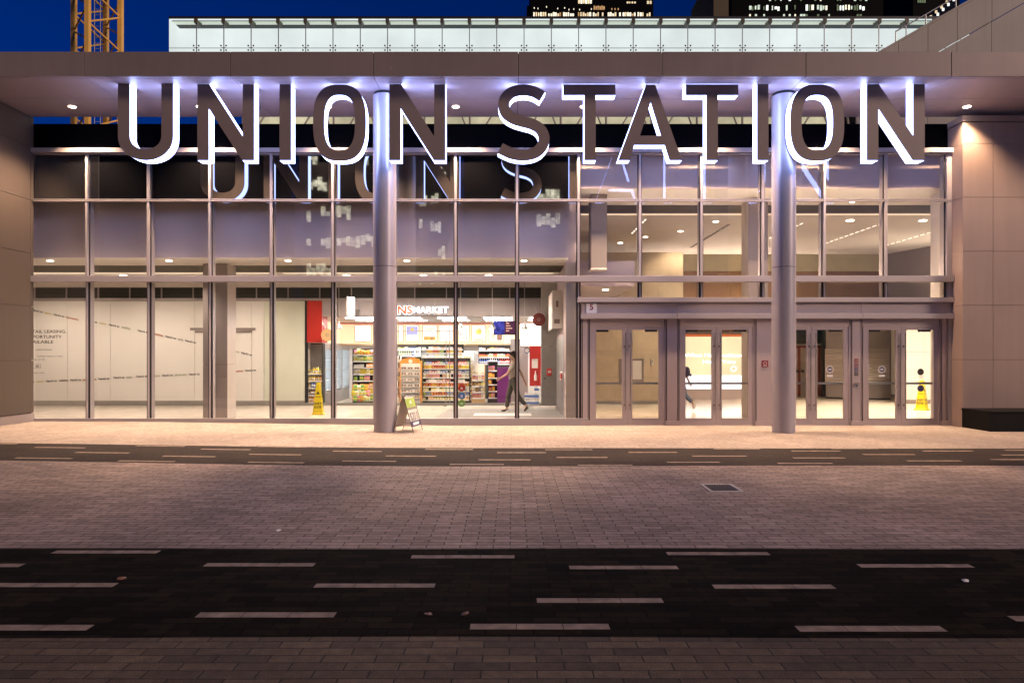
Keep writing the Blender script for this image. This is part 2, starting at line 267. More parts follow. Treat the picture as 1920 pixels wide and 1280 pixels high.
# ---------------------------------------------------------------- mesh builder
class MB:
    def __init__(s): s.v = []; s.f = []; s.m = []; s.smooth = []
    def add(s, vs, fs, mi=0, sm=False):
        b = len(s.v); s.v += [tuple(v) for v in vs]
        for f in fs: s.f.append([b + i for i in f]); s.m.append(mi); s.smooth.append(sm)
        return s
    def box(s, x0, x1, y0, y1, z0, z1, mi=0):
        if x0 > x1: x0, x1 = x1, x0
        if y0 > y1: y0, y1 = y1, y0
        if z0 > z1: z0, z1 = z1, z0
        return s.add([(x0, y0, z0), (x1, y0, z0), (x1, y1, z0), (x0, y1, z0), (x0, y0, z1), (x1, y0, z1), (x1, y1, z1), (x0, y1, z1)],
                     [(0, 3, 2, 1), (4, 5, 6, 7), (0, 1, 5, 4), (1, 2, 6, 5), (2, 3, 7, 6), (3, 0, 4, 7)], mi)
    def bar(s, a, b, r, n=8, r2=None, mi=0):
        a = Vector(a); b = Vector(b); d = (b - a).normalized(); r2 = r if r2 is None else r2
        u = d.cross(Vector((0, 0, 1)));  u = u.normalized() if u.length > 1e-4 else Vector((1, 0, 0)); w = d.cross(u)
        vs = []
        for p, q in ((a, r), (b, r2)):
            for k in range(n):
                t = 2 * math.pi * k / n; vs.append(p + u * (q * math.cos(t)) + w * (q * math.sin(t)))
        s.add(vs, [(k, (k + 1) % n, n + (k + 1) % n, n + k) for k in range(n)], mi, n > 6)
        s.add(vs[:n], [tuple(range(n))[::-1]], mi); s.add(vs[n:], [tuple(range(n))], mi); return s
    def lathe(s, c, prof, n=24, mi=0):
        vs = []
        for r, z in prof:
            for k in range(n):
                t = 2 * math.pi * k / n; vs.append((c[0] + r * math.cos(t), c[1] + r * math.sin(t), c[2] + z))
        fs = []
        for j in range(len(prof) - 1):
            for k in range(n): fs.append((j * n + k, j * n + (k + 1) % n, (j + 1) * n + (k + 1) % n, (j + 1) * n + k))
        s.add(vs, fs, mi, True)
        s.add(vs[:n], [tuple(range(n))[::-1]], mi); s.add(vs[-n:], [tuple(range(n))], mi); return s
    def prism(s, loops, y0, y1, mi=0, mside=None, caps=(True, True)):
        """loops: lists of (x, z); first the outline, then holes; extruded along y"""
        tri = tessellate_polygon([[Vector((x, z, 0)) for x, z in l] for l in loops])
        flat = [p for l in loops for p in l]
        if caps[0]: s.add([(x, y0, z) for x, z in flat], [tuple(t) for t in tri], mi)
        if caps[1]: s.add([(x, y1, z) for x, z in flat], [tuple(reversed(t)) for t in tri], mi)
        for l in loops:
            n = len(l); vs = [(x, y0, z) for x, z in l] + [(x, y1, z) for x, z in l]
            s.add(vs, [(k, (k + 1) % n, n + (k + 1) % n, n + k) for k in range(n)], mi if mside is None else mside)
        return s
    def disc(s, c, r, y, n=28, mi=0):
        vs = [(c[0] + r * math.cos(2 * math.pi * k / n), y, c[1] + r * math.sin(2 * math.pi * k / n)) for k in range(n)]
        return s.add(vs, [tuple(range(n))], mi)
    def ring(s, c, r0, r1, y, n=32, mi=0):
        vs = [(c[0] + r * math.cos(2 * math.pi * k / n), y, c[1] + r * math.sin(2 * math.pi * k / n)) for r in (r0, r1) for k in range(n)]
        return s.add(vs, [(k, (k + 1) % n, n + (k + 1) % n, n + k) for k in range(n)], mi)
    def xf(s, mtx, start=0):
        for i in range(start, len(s.v)): s.v[i] = tuple(mtx @ Vector(s.v[i]))
        return s
    def build(s, name, mats, parent=None, bevel=0, recalc=True):
        me = bpy.data.meshes.new(name); me.from_pydata(s.v, [], s.f)
        mats = mats if isinstance(mats, (list, tuple)) else [mats]
        for m in mats: me.materials.append(M[m] if isinstance(m, str) else m)
        for p, mi, sm in zip(me.polygons, s.m, s.smooth): p.material_index = mi; p.use_smooth = sm
        if recalc:
            bm = bmesh.new(); bm.from_mesh(me); bmesh.ops.remove_doubles(bm, verts=bm.verts, dist=1e-5) if False else None
            bmesh.ops.recalc_face_normals(bm, faces=bm.faces); bm.to_mesh(me); bm.free()
        me.update()
        o = bpy.data.objects.new(name, me); col.objects.link(o)
        if parent: o.parent = parent; o.matrix_parent_inverse = parent.matrix_basis.inverted()
        if bevel:
            b = o.modifiers.new('bevel', 'BEVEL'); b.width = bevel; b.segments = 2; b.limit_method = 'ANGLE'
        return o

def tag(o, label=None, cat=None, group=None, kind=None):
    if label: o['label'] = label
    if cat: o['category'] = cat
    if group: o['group'] = group
    if kind or cat: o['kind'] = kind or 'thing'
    return o
def thing(name, label, cat, loc=(0, 0, 0), group=None):
    o = bpy.data.objects.new(name, None); o.empty_display_size = 0.2; o.location = loc; col.objects.link(o)
    return tag(o, label, cat, group)
def struct(o): o['kind'] = 'structure'; return o
def copy_tree(o, parent=None):
    c = o.copy(); col.objects.link(c)
    if parent: c.parent = parent
    for ch in list(o.children): copy_tree(ch, c)
    return c

_tc = {}
def text2d(body, bold=0.0):
    key = (body, bold)
    if key not in _tc:
        c = bpy.data.curves.new('lettering', 'FONT'); c.body = body; c.resolution_u = 3; c.offset = bold; c.fill_mode = 'FRONT'
        o = bpy.data.objects.new('lettering', c); col.objects.link(o)
        dg = bpy.context.evaluated_depsgraph_get(); me = bpy.data.meshes.new_from_object(o.evaluated_get(dg))
        vs = [(v.co.x, v.co.y) for v in me.vertices]; fs = [tuple(p.vertices) for p in me.polygons]
        bpy.data.objects.remove(o); bpy.data.meshes.remove(me); bpy.data.curves.remove(c)
        _tc[key] = (vs, fs)
    return _tc[key]
def text(mb, body, cap, x, y, z, mi=0, ang=0.0, align='l', bold=0.0, sx=1.0, width=None):
    """flat lettering in the xz plane facing -y; returns its advance"""
    vs, fs = text2d(body, bold)
    if not vs: return 0
    k = cap / 0.70; xs = [v[0] for v in vs]; w = (max(xs) - min(xs)) * k * sx
    if width: sx *= width / w; w = width
    ox = -min(xs) * k * sx - {'l': 0, 'c': w / 2, 'r': w}[align]
    ca, sa = math.cos(ang), math.sin(ang); out = []
    for u, v in vs:
        a = u * k * sx + ox; b = v * k
        out.append((x + a * ca - b * sa, y, z + a * sa + b * ca))
    mb.add(out, fs, mi); return w

def spot(name, loc, power, angle, color=(1, 0.74, 0.5), blend=0.5, radius=0.06, parent=None, rot=(0, 0, 0)):
    l = bpy.data.lights.new(name, 'SPOT'); l.energy = power; l.spot_size = R(angle); l.spot_blend = blend; l.color = color; l.shadow_soft_size = radius
    o = bpy.data.objects.new(name, l); col.objects.link(o); o.location = loc; o.rotation_euler = rot
    if parent: o.parent = parent; o.matrix_parent_inverse = parent.matrix_basis.inverted()
    return o

# ---------------------------------------------------------------- ground
def smooth(t): t = max(0, min(1, t)); return t * t * (3 - 2 * t)
def hgt(x, y): return 0.10 * smooth(-x / 11.0) * smooth((y + 9.6) / 3.2)
def sheet(name, mname, ya, yb, x0=-60, x1=60, ny=16, dz=0.0):
    """ground between the lines ya(x) and yb(x)"""
    nx = 240; vs = []; fs = []
    for i in range(nx + 1):
        x = x0 + (x1 - x0) * i / nx
        for j in range(ny + 1):
            y = ya(x) + (yb(x) - ya(x)) * j / ny; vs.append((x, y, hgt(x, y) + dz))
    for i in range(nx):
        for j in range(ny):
            a = i * (ny + 1) + j; fs.append((a, a + ny + 1, a + ny + 2, a + 1))
    mb = MB(); mb.add(vs, fs, 0, True); return struct(mb.build(name, mname, recalc=False))
y1 = lambda x: -3.93 + 0.03 * math.sin(x * 0.5 + 1)
y2 = lambda x: -5.86 + 0.05 * math.sin(x * 0.42 - 0.6) + (0.03 * x if x > 8 else 0) * 0.5
y3 = lambda x: -10.18 + 0.012 * math.sin(x * 1.3)
y4 = lambda x: -12.01 + 0.012 * math.sin(x * 1.1 + 2)
sheet('pavement', 'walk', y1, lambda x: 0.02)
road1 = sheet('road', 'band_far', y2, y1)
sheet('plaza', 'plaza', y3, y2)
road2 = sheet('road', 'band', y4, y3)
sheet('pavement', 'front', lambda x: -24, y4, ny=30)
mb = MB(); mb.box(-700, 700, -700, 700, -0.6, -0.25); struct(mb.build('ground', 'earth'))

def strips(parent, items, rows):
    for x0, x1, yc in items:
        d = GD(yc); d2 = d - 0.043; d3 = d + 0.043
        xa, xb = X(x0, d), X(x1, d); n = max(1, round((xb - xa) / 0.285)); mb = MB()
        y0 = d2 - DF; yb = d3 - DF
        w = (xb - xa) / n
        for i in range(n):
            a, b = xa + i * w + 0.002, xa + (i + 1) * w - 0.002
            mb.add([(a, y0, hgt(a, y0) + 0.004), (b, y0, hgt(b, y0) + 0.004), (b, yb, hgt(b, yb) + 0.004), (a, yb, hgt(a, yb) + 0.004)], [(0, 1, 2, 3)])
        mb.build('pale_strip', 'strip', parent, recalc=False)
# far band: rows are read where the ground is level, the slope on the left is added back
def lvl(px, py):
    for _ in range(4):
        d = GD(py + 0); x = X(px, d)
        py2 = py0(px, py, d, x)
        return py2
def py0(px, py, d, x): return py + hgt(x, d - DF) * FPX / d
far = [(-40, 33, 832), (65, 160, 839), (141, 242, 848.5), (28, 135, 859), (255, 347, 836), (222, 328, 864.5), (305, 404, 855.5), (377, 470, 842.5),
       (467, 565, 852), (465, 570, 867), (485, 575, 837.5), (624, 716, 846), (642, 743, 864.5), (797, 887, 842.5), (723, 818, 855), (897, 995, 862),
       (843, 945, 870.5), (932, 1024, 848.5), (1022, 1111, 843), (1043, 1139, 857.5), (1083, 1186, 872), (1178, 1270, 848), (1250, 1350, 866.5),
       (1338, 1425, 841.5), (1298, 1400, 855), (1558, 1645, 841), (1484, 1576, 845.5), (1618, 1715, 852), (1487, 1585, 858.5), (1458, 1561, 868.5),
       (1730, 1824, 845.5), (1700, 1802, 864), (1883, 1978, 844), (1878, 1975, 853), (1858, 1960, 861.5)]
strips(road1, [(a, b, lvl((a + b) / 2, c)) for a, b, c in far], 2)
near = [(100, 298, 1035), (384, 590, 1059), (-166, 42, 1060), (771, 965, 1044), (1250, 1442, 1038), (1067, 1271, 1064), (1610, 1822, 1061), (590, 816, 1098),
        (-10, 217, 1097), (1337, 1564, 1100), (1006, 1243, 1126), (370, 629, 1153), (881, 1143, 1175), (1494, 1770, 1179), (-100, 170, 1177), (1896, 2150, 1160)]
strips(road2, near, 3)

# drain grate and litter on the plaza
g = thing('drain_grate', 'small rectangular steel drain grate set in the plaza paving', 'drain', (X(1352, 8.45), 8.45 - DF, 0.004))
gx, gy = g.location.x, g.location.y
mb = MB()
for a, b, c, d in ((-.2, .2, -.24, -.21), (-.2, .2, .21, .24), (-.2, -.17, -.21, .21), (.17, .2, -.21, .21)): mb.box(gx + a, gx + b, gy + c, gy + d, 0.002, 0.012)
mb.build('grate_frame', 'rug_light', g)
mb = MB()
for k in range(10): mb.box(gx - .15 + k * .032, gx - .142 + k * .032, gy - .21, gy + .21, 0.004, 0.01)
mb.build('grate_bars', 'taupe', g)
mb = MB(); mb.box(gx - .17, gx + .17, gy - .21, gy + .21, 0.001, 0.003); mb.build('drain_pit', 'void', g)
for (px, py, w, lab) in ((522, 996, 0.05, 'small scrap of white paper lying on the plaza pavers'), (228, 1086, 0.06, 'pale leaf scrap on the dark lane beside a long pale strip'),
                         (803, 1154, 0.045, 'tiny brown leaf on the dark lane near the bottom'), (872, 1153, 0.05, 'curled pale leaf on the dark lane right of a brown one'), (1810, 1090, 0.05, 'thin white straw lying on the dark lane at right')):
    d = GD(py); p = (X(px, d), d - DF, 0.006); mb = MB()
    vs = [(p[0] + w * 0.5 * math.cos(t) * (1 + .3 * random.random()), p[1] + w * 0.5 * math.sin(t), 0.006 + 0.012 * random.random()) for t in (0, 1, 2, 3, 4, 5)]
    mb.add(vs + [(p[0], p[1], 0.022)], [(k, (k + 1) % 6, 6) for k in range(6)])
    tag(mb.build('paper_scrap' if px == 522 else 'drinking_straw' if px == 1810 else 'dry_leaf', 'white' if px in (522, 1810) else 'p_brown'), lab, 'litter')

# ---------------------------------------------------------------- canopy
DC = 13.64; YC = DC - DF; ZS = 7.21; ZT = 7.70
jx = [-30, -22.8, -17.2, -14.32, -11.44, X(157, DC), X(432, DC), X(700, DC), X(972, DC), X(1241, DC), X(1511, DC), X(1784, DC), 11.7, 14.6, 17.5, 23, 30]
can = thing('entrance_canopy', 'long flat brown metal canopy with a deep fascia over the station front', 'canopy', (0, -1.2, ZS))
mb = MB()
for a, b in zip(jx, jx[1:]): mb.box(a + .006, b - .006, YC, YC + .05, ZS, ZT)
mb.build('fascia', 'fascia', can, bevel=0.004)
mb = MB(); yj = [YC + .05, -2.23, -1.17, -0.02]
for a, b in zip(jx, jx[1:]):
    for c, d in zip(yj, yj[1:]): mb.box(a + .006, b - .006, c + .006, d - .006, ZS, ZS + .03)
mb.build('soffit', 'soffit', can)
mb = MB(); mb.box(-30, 30, YC + .06, -0.03, ZS + .035, ZT - .01); mb.build('roof_slab', 'joint', can)
for i, px in enumerate((135, 366, 618, 850, 1088, 1325, 1570, 1813)):
    x = -9.85 + 2.863 * i
    l = thing('downlight', ['round downlight in the canopy beside the left cladding wall', 'round downlight in the canopy behind the first letter N', 'round downlight in the canopy behind the letter O left of the column',
        'round downlight in the canopy between the two words of the sign', 'round downlight in the canopy behind the first letter T', 'round downlight in the canopy right of the letter A',
        'round downlight in the canopy behind the last letter O', 'glowing round downlight in the canopy over the right cladding pillar'][i], 'ceiling light', (x, -0.71, ZS), 'downlights in the canopy')
    mb = MB(); mb.lathe((x, -0.71, ZS - .012), [(0.10, 0.0), (0.10, 0.012)], 20); mb.build('trim', 'steel', l)
    mb = MB(); mb.lathe((x, -0.71, ZS - .016), [(0.075, 0.0), (0.075, 0.003)], 20); mb.build('lens', 'spot_disc', l)
    spot('lamp', (x, -0.71, ZS - .05), (1500 if i < 7 else 800), 112, (1.0, 0.67, 0.42), 0.7, 0.07, l)

# ---------------------------------------------------------------- the two round columns
for px, lab in ((721.5, 'round grey metal column in front of the glass left of the folding sign'), (1469.5, 'round grey metal column in front of the entrance doors')):
    x, y = X(px, 14.56), 14.56 - DF; r = 0.245; zb = hgt(x, y)
    c = thing('round_column', lab, 'column', (x, y, zb), 'round columns carrying the canopy')
    mb = MB(); mb.lathe((x, y, zb), [(r, .15), (r, 3.50)], 48); mb.lathe((x, y, zb), [(r, 3.512), (r, ZS - .06 - zb)], 48); mb.build('shaft', 'column', c)
    mb = MB(); mb.lathe((x, y, zb), [(r - .012, 0), (r - .012, .15)], 48); mb.build('base', 'column', c)
    mb = MB(); mb.lathe((x, y, 0), [(r - .008, 3.49 + zb), (r - .008, 3.53 + zb)], 40); mb.build('seam', 'joint', c)
    mb = MB(); mb.lathe((x, y, 0), [(r - .02, ZS - .07), (r - .02, ZS)], 40); mb.build('collar', 'joint', c)

# ---------------------------------------------------------------- sign letters
DL = 14.02; YL = DL - DF; LD = 0.285
def lp(px, py): return (X(px, DL), Z(py, DL))
def catmull(pts, n=8, closed=False):
    out = []; N = len(pts)
    for i in range(N if closed else N - 1):
        p0, p1, p2, p3 = (pts[(i - 1) % N] if closed or i > 0 else pts[0]), pts[i], pts[(i + 1) % N], (pts[(i + 2) % N] if closed or i + 2 < N else pts[-1])
        for k in range(n):
            t = k / n
            out.append(tuple(0.5 * ((2 * b) + (c - a) * t + (2 * a - 5 * b + 4 * c - d) * t * t + (3 * b - a - 3 * c + d) * t ** 3) for a, b, c, d in zip(p0, p1, p2, p3)))
    if not closed: out.append(pts[-1])
    return out
def stroke(pts, w):
    L, Rr = [], []
    for i, p in enumerate(pts):
        a = pts[max(0, i - 1)]; b = pts[min(len(pts) - 1, i + 1)]
        dx, dy = b[0] - a[0], b[1] - a[1]; q = math.hypot(dx, dy); nx, ny = -dy / q * w / 2, dx / q * w / 2
        L.append((p[0] + nx, p[1] + ny)); Rr.append((p[0] - nx, p[1] - ny))
    return L + Rr[::-1]
def super_o(x0, x1, y0, y1, n=64, e=2.7):
    cx, cy, a, b = (x0 + x1) / 2, (y0 + y1) / 2, (x1 - x0) / 2, (y1 - y0) / 2; out = []
    for k in range(n):
        t = 2 * math.pi * k / n; c, s = math.cos(t), math.sin(t)
        out.append((cx + a * math.copysign(abs(c) ** (2 / e), c), cy + b * math.copysign(abs(s) ** (2 / e), s)))
    return out
T, B = 158.0, 300.5
def L_U(x0, x1, w=21.5):
    cx = (x0 + x1) / 2; ro = (x1 - x0) / 2; out = [(x0, T - 1)]; n = 20; h = 46.0
    out += [(cx - ro * math.cos(math.pi * k / n), B - h + h * math.sin(math.pi * k / n) ** 0.92) for k in range(n + 1)]
    out += [(x1, T - 1), (x1 - w, T - 1)]; ri = ro - w; hi = h - 20.5
    out += [(cx + ri * math.cos(math.pi * k / n), B - h + hi * math.sin(math.pi * k / n) ** 0.92) for k in range(n + 1)]
    out += [(x0 + w, T - 1)]; return [out]
def L_N(x0, x1, w=21):
    return [[(x0, T), (x0, B), (x0 + w, B), (x0 + w, 203), (x1 - w - 1, B), (x1, B), (x1, T), (x1 - w, T), (x1 - w, 256), (x0 + w + 1, T)]]
def L_I(x0, x1): return [[(x0, T), (x0, B), (x1, B), (x1, T)]]
def L_O(x0, x1): return [super_o(x0, x1, T + .5, B + 1), super_o(x0 + 20.5, x1 - 20.5, T + 20, B - 19, 48)[::-1]]
def L_T(x0, x1, s0, s1): return [[(x0, T + .5), (x0, 178.5), (s0, 178.5), (s0, B), (s1, B), (s1, 178.5), (x1, 178.5), (x1, T + .5)]]
def L_A(): return [[(1211, T + 1), (1159, B), (1180.5, B), (1189.5, 272), (1246.5, 272), (1255.5, B), (1278.5, B), (1228.5, T + 1)], [(1220, 192), (1239.5, 254.5), (1200, 254.5)]]
S_PTS = [(1017, 181), (1001, 172), (981, 168.6), (961, 172.5), (948, 184), (944.5, 199), (949.5, 213), (963, 222.5), (980, 228), (998, 233), (1013, 242.5), (1020, 258), (1016.5, 274), (1004, 286), (983, 290.8), (960, 288), (938, 278)]
letters = [('U', L_U(221, 324), 'first letter U at the far left'), ('N', L_N(370, 476), 'first letter N right of the U'), ('I', L_I(524, 545.5), 'first letter I, left of the letter O beside the column'),
           ('O', L_O(587, 686), 'first letter O, left of the left round column'), ('N', L_N(730, 835), 'letter N right of the left column, ending the first word'),
           ('S', [stroke(catmull(S_PTS, 6), 20.8)], 'curved letter S opening the second word'), ('T', L_T(1056, 1154, 1096, 1117), 'letter T between the S and the A'), ('A', L_A(), 'pointed letter A between the two letters T'),
           ('T', L_T(1286, 1384.5, 1325, 1346), 'letter T right of the A'), ('I', L_I(1420, 1441), 'letter I left of the right round column'), ('O', L_O(1482.5, 1583), 'letter O over the right round column'), ('N', L_N(1626, 1734), 'last letter N at the right end')]
for ch, loops, lab in letters:
    W = [[lp(*p) for p in l] for l in loops]
    xs = [p[0] for p in W[0]]; zs = [p[1] for p in W[0]]
    t = thing('sign_letter', 'dark brown glowing-edged ' + lab, 'sign letter', ((min(xs) + max(xs)) / 2, YL, min(zs)), 'illuminated letters of the station sign')
    mb = MB(); mb.prism(W, YL, YL + .022); mb.build('letter_face', 'letter', t)
    mb = MB(); mb.prism(W, YL + .024, YL + LD - .024, caps=(False, False)); mb.build('lit_edge', 'letter_light', t)
    mb = MB(); mb.prism(W, YL + LD - .022, YL + LD); mb.build('letter_back', 'letter', t)
    top = max(zs); cx = [p[0] for p in W[0] if p[1] > top - .012]
    hs = (min(xs) + .1, max(xs) - .1) if ch in 'NU' else sorted({round(min(cx) + .07, 2), round(max(cx) - .07, 2)})
    for a in hs:
        mb = MB(); mb.box(a - .06, a + .06, YL + .06, YL + .22, top - .01, ZS); mb.build('hanger', 'black', t)

# ---------------------------------------------------------------- cladding walls left and right
zj = [0.30, 1.52, 2.775, 4.01, 5.25, 6.48]
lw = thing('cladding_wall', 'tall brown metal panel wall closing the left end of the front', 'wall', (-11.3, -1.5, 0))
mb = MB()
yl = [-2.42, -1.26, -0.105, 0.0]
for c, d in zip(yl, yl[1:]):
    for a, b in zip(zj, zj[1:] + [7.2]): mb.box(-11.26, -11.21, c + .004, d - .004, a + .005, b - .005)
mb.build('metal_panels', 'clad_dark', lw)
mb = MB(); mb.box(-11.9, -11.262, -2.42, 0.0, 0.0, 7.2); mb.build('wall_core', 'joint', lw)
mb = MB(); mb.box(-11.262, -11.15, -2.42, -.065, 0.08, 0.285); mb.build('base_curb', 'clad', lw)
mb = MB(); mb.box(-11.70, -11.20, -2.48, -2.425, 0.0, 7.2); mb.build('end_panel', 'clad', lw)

rw = thing('cladding_wall', 'broad warm brown metal panel pillar at the right end under a downlight', 'wall', (12, -0.2, 0))
yr = -0.43; xr = 10.28
zr = [0.0, 0.41, 1.54, 2.78, 4.01, 5.24, 6.46]
xj = [xr, X(1862, 15.57), 12.2, 13.4, 14.7, 16.0, 18.0, 21.0]
mb = MB()
for a, b in zip(xj, xj[1:]):
    for c, d in zip(zr, zr[1:] + [6.95]): mb.box(a + (.004 if a > xr else 0), b - .004, yr, yr + .04, c + .004, d - .004)
for c, d in zip(zr, zr[1:] + [6.95]): mb.box(xr, xr + .04, yr + .041, 0.35, c + .004, d - .004)
mb.build('metal_panels', 'clad2', rw)
mb = MB(); mb.box(xr + .042, 21, yr + .042, .34, 0, 6.96); mb.build('wall_core', 'joint', rw)
mb = MB(); mb.box(xr - .015, 21, yr - .015, .36, 6.965, 7.10); mb.build('coping', 'clad2', rw)

bn = thing('bench_box', 'low black box bench against the right cladding pillar', 'bench', (12, -0.88, 0))
mb = MB(); mb.prism([[(10.26, 0.0), (15.2, 0.0), (15.2, .40), (10.26, .40)]], -1.33, yr - .005); mb.build('body', 'benchblack', bn, bevel=0.01)
mb = MB(); mb.box(10.24, 15.22, -1.35, yr - .004, .402, .44); mb.build('top_slab', 'benchblack', bn, bevel=0.008)

# ---------------------------------------------------------------- glass front
mx = [X(164 + 115.07 * k, DF) for k in range(15)]
XL, XR = -11.2, 10.28
fr = thing('curtain_wall', 'two storey glass curtain wall of the station with slim metal mullions', 'glass wall', (0, 0, 0))
zl = lambda x: hgt(x, -.05)
H0, H1 = 6.36, 6.465
mb = MB(); mb.box(XL, XR - .002, -.12, .06, H0, H1); mb.box(XL, XR - .002, -.07, .05, H0 - .028, H0 - .012); mb.build('header_beam', 'mullion', fr, bevel=.004)
mb = MB(); mb.box(XL, XR - .002, -.055, .05, 5.235, 5.255); mb.box(XL, XR - .002, -.06, .05, 5.268, 5.288); mb.box(XL, XR - .002, -.04, .05, 5.256, 5.267); mb.build('transom', 'mullion', fr)
mb = MB(); mb.box(XL, XR - .002, -.13, .06, 3.35, 3.49); mb.build('transom', 'mullion', fr, bevel=.004)
x8 = mx[8]
mb = MB(); mb.box(x8 - .03, XR - .002, -.13, .06, 2.875, 2.985); mb.build('transom', 'mullion', fr, bevel=.004)
n = 30; mb = MB(); vs = []
for i in range(n + 1):
    x = XL + (x8 + .22 - XL) * i / n; z0 = zl(x); vs += [(x, -.07, z0 - .05), (x, -.07, .165), (x, .06, .165), (x, .06, z0 - .05)]
mb.add(vs, [(4 * i + j, 4 * i + (j + 1) % 4, 4 * i + 4 + (j + 1) % 4, 4 * i + 4 + j) for i in range(n) for j in range(4)]); mb.build('base_sill', 'mullion', fr)
for k, x in enumerate(mx):
    zb = 0.165 if k <= 8 else 2.985
    mb = MB()
    for a, b in ((zb, 3.35), (3.49, 5.235), (5.288, H0 - .028)):
        if b <= a: continue
        w = .012 if b < 3.4 else .026
        mb.box(x - w, x + w, -.045, .012, a, b, 0); mb.box(x - .052, x + .052, .013, .026, a, b, 1)
        mb.box(x - .03, x + .03, .031, .215, a, b, 2)
    mb.build('mullion', ['mullion', 'gasket', 'mullion'], fr)
edges = [XL] + mx
for r, (a, b) in enumerate(((.165, 3.35), (3.49, 5.235), (5.288, H0 - .028))):
    for k in range(15):
        x0, x1 = edges[k] + .053, edges[k + 1] - .053
        if k == 0: x0 = XL + .01
        lo = a if not (r == 0 and k > 8) else 2.985
        dark = r == 2 and k <= 8
        mb = MB()
        o_ = [random.uniform(-.0016, .0016) for _ in range(3)]; o_.append(o_[0] + o_[2] - o_[1])   # no pane is set quite true
        if dark: mb.add([(x0, .026 + o_[0], lo), (x1, .026 + o_[1], lo), (x1, .026 + o_[2], b), (x0, .026 + o_[3], b), (x0, .036, lo), (x1, .036, lo), (x1, .036, b), (x0, .036, b)], [(0, 1, 2, 3), (4, 7, 6, 5), (0, 4, 5, 1), (1, 5, 6, 2), (2, 6, 7, 3), (3, 7, 4, 0)])
        else: mb.add([(x0, .028 + o_[0], lo), (x1, .028 + o_[1], lo), (x1, .028 + o_[2], b), (x0, .028 + o_[3], b)], [(0, 1, 2, 3)])
        mb.build('spandrel_pane' if dark else 'glass_pane', 'spandrel' if dark else 'glass', fr, recalc=dark)
mb = MB(); mb.box(XR - .09, XR - .003, -.05, .2, .0, H0 - .03); mb.build('end_jamb', 'mullion', fr)
pp = MB(); pp.box(-13.5, XR + .04, .10, .5, H1 + .002, 7.09)
tag(pp.build('roof_parapet', 'parapet'), 'plain black parapet band above the glass front behind the sign letters', 'parapet')

# entrance surround: header and jamb panels between the doors
es = thing('entrance_surround', 'purple grey metal surround framing the four double doors', 'door surround', (6, 0, 0))
yd = 0.0
mb = MB()
for a, b in ((x8 + .06, X(1267, DF)), (X(1267, DF), X(1612, DF)), (X(1612, DF), XR - .1)): mb.box(a + .004, b - .004, -.06, .1, 2.615, 2.872)
mb.build('header_panel', 'doorframe', es)
mb = MB()
for a, b in ((x8 + .04, X(1267, DF)), (X(1267, DF), X(1612, DF)), (X(1612, DF), XR - .004)): mb.box(a + .003, b - .003, -.14, .1, 2.49, 2.61)
mb.build('header_lip', 'mullion', es, bevel=.004)
doors = [(1106, 1245.5), (1273.5, 1413), (1450.5, 1592), (1616.5, 1760)]
gaps = [(1088, 1106), (1245.5, 1273.5), (1413, 1450.5), (1592, 1616.5), (1760, 1776)]
for a, b in gaps:
    xa, xb = X(a, DF), X(b, DF); mb = MB()
    mb.box(xa + .055, xb - .055, -.04, .1, .11, 2.49, 0); mb.box(xa + .002, xb - .002, -.0, .09, 0.0, 2.49, 1)
    mb.box(xa + .02, xa + .035, -.03, 0, .11, 2.49, 0); mb.box(xb - .035, xb - .02, -.03, 0, .11, 2.49, 0)
    mb.box(xa + .004, xb - .004, -.075, .1, 0.0, .108, 0)
    mb.build('jamb_panel', ['doorframe', 'joint'], es)
dlabels = ['glazed double door leftmost of the four, beige stone lobby wall behind it', 'glazed double door with the bright amber screen showing through it',
           'glazed double door half hidden by the right round column, dark hall behind', 'glazed double door next to the right pillar, yellow cone behind its glass']
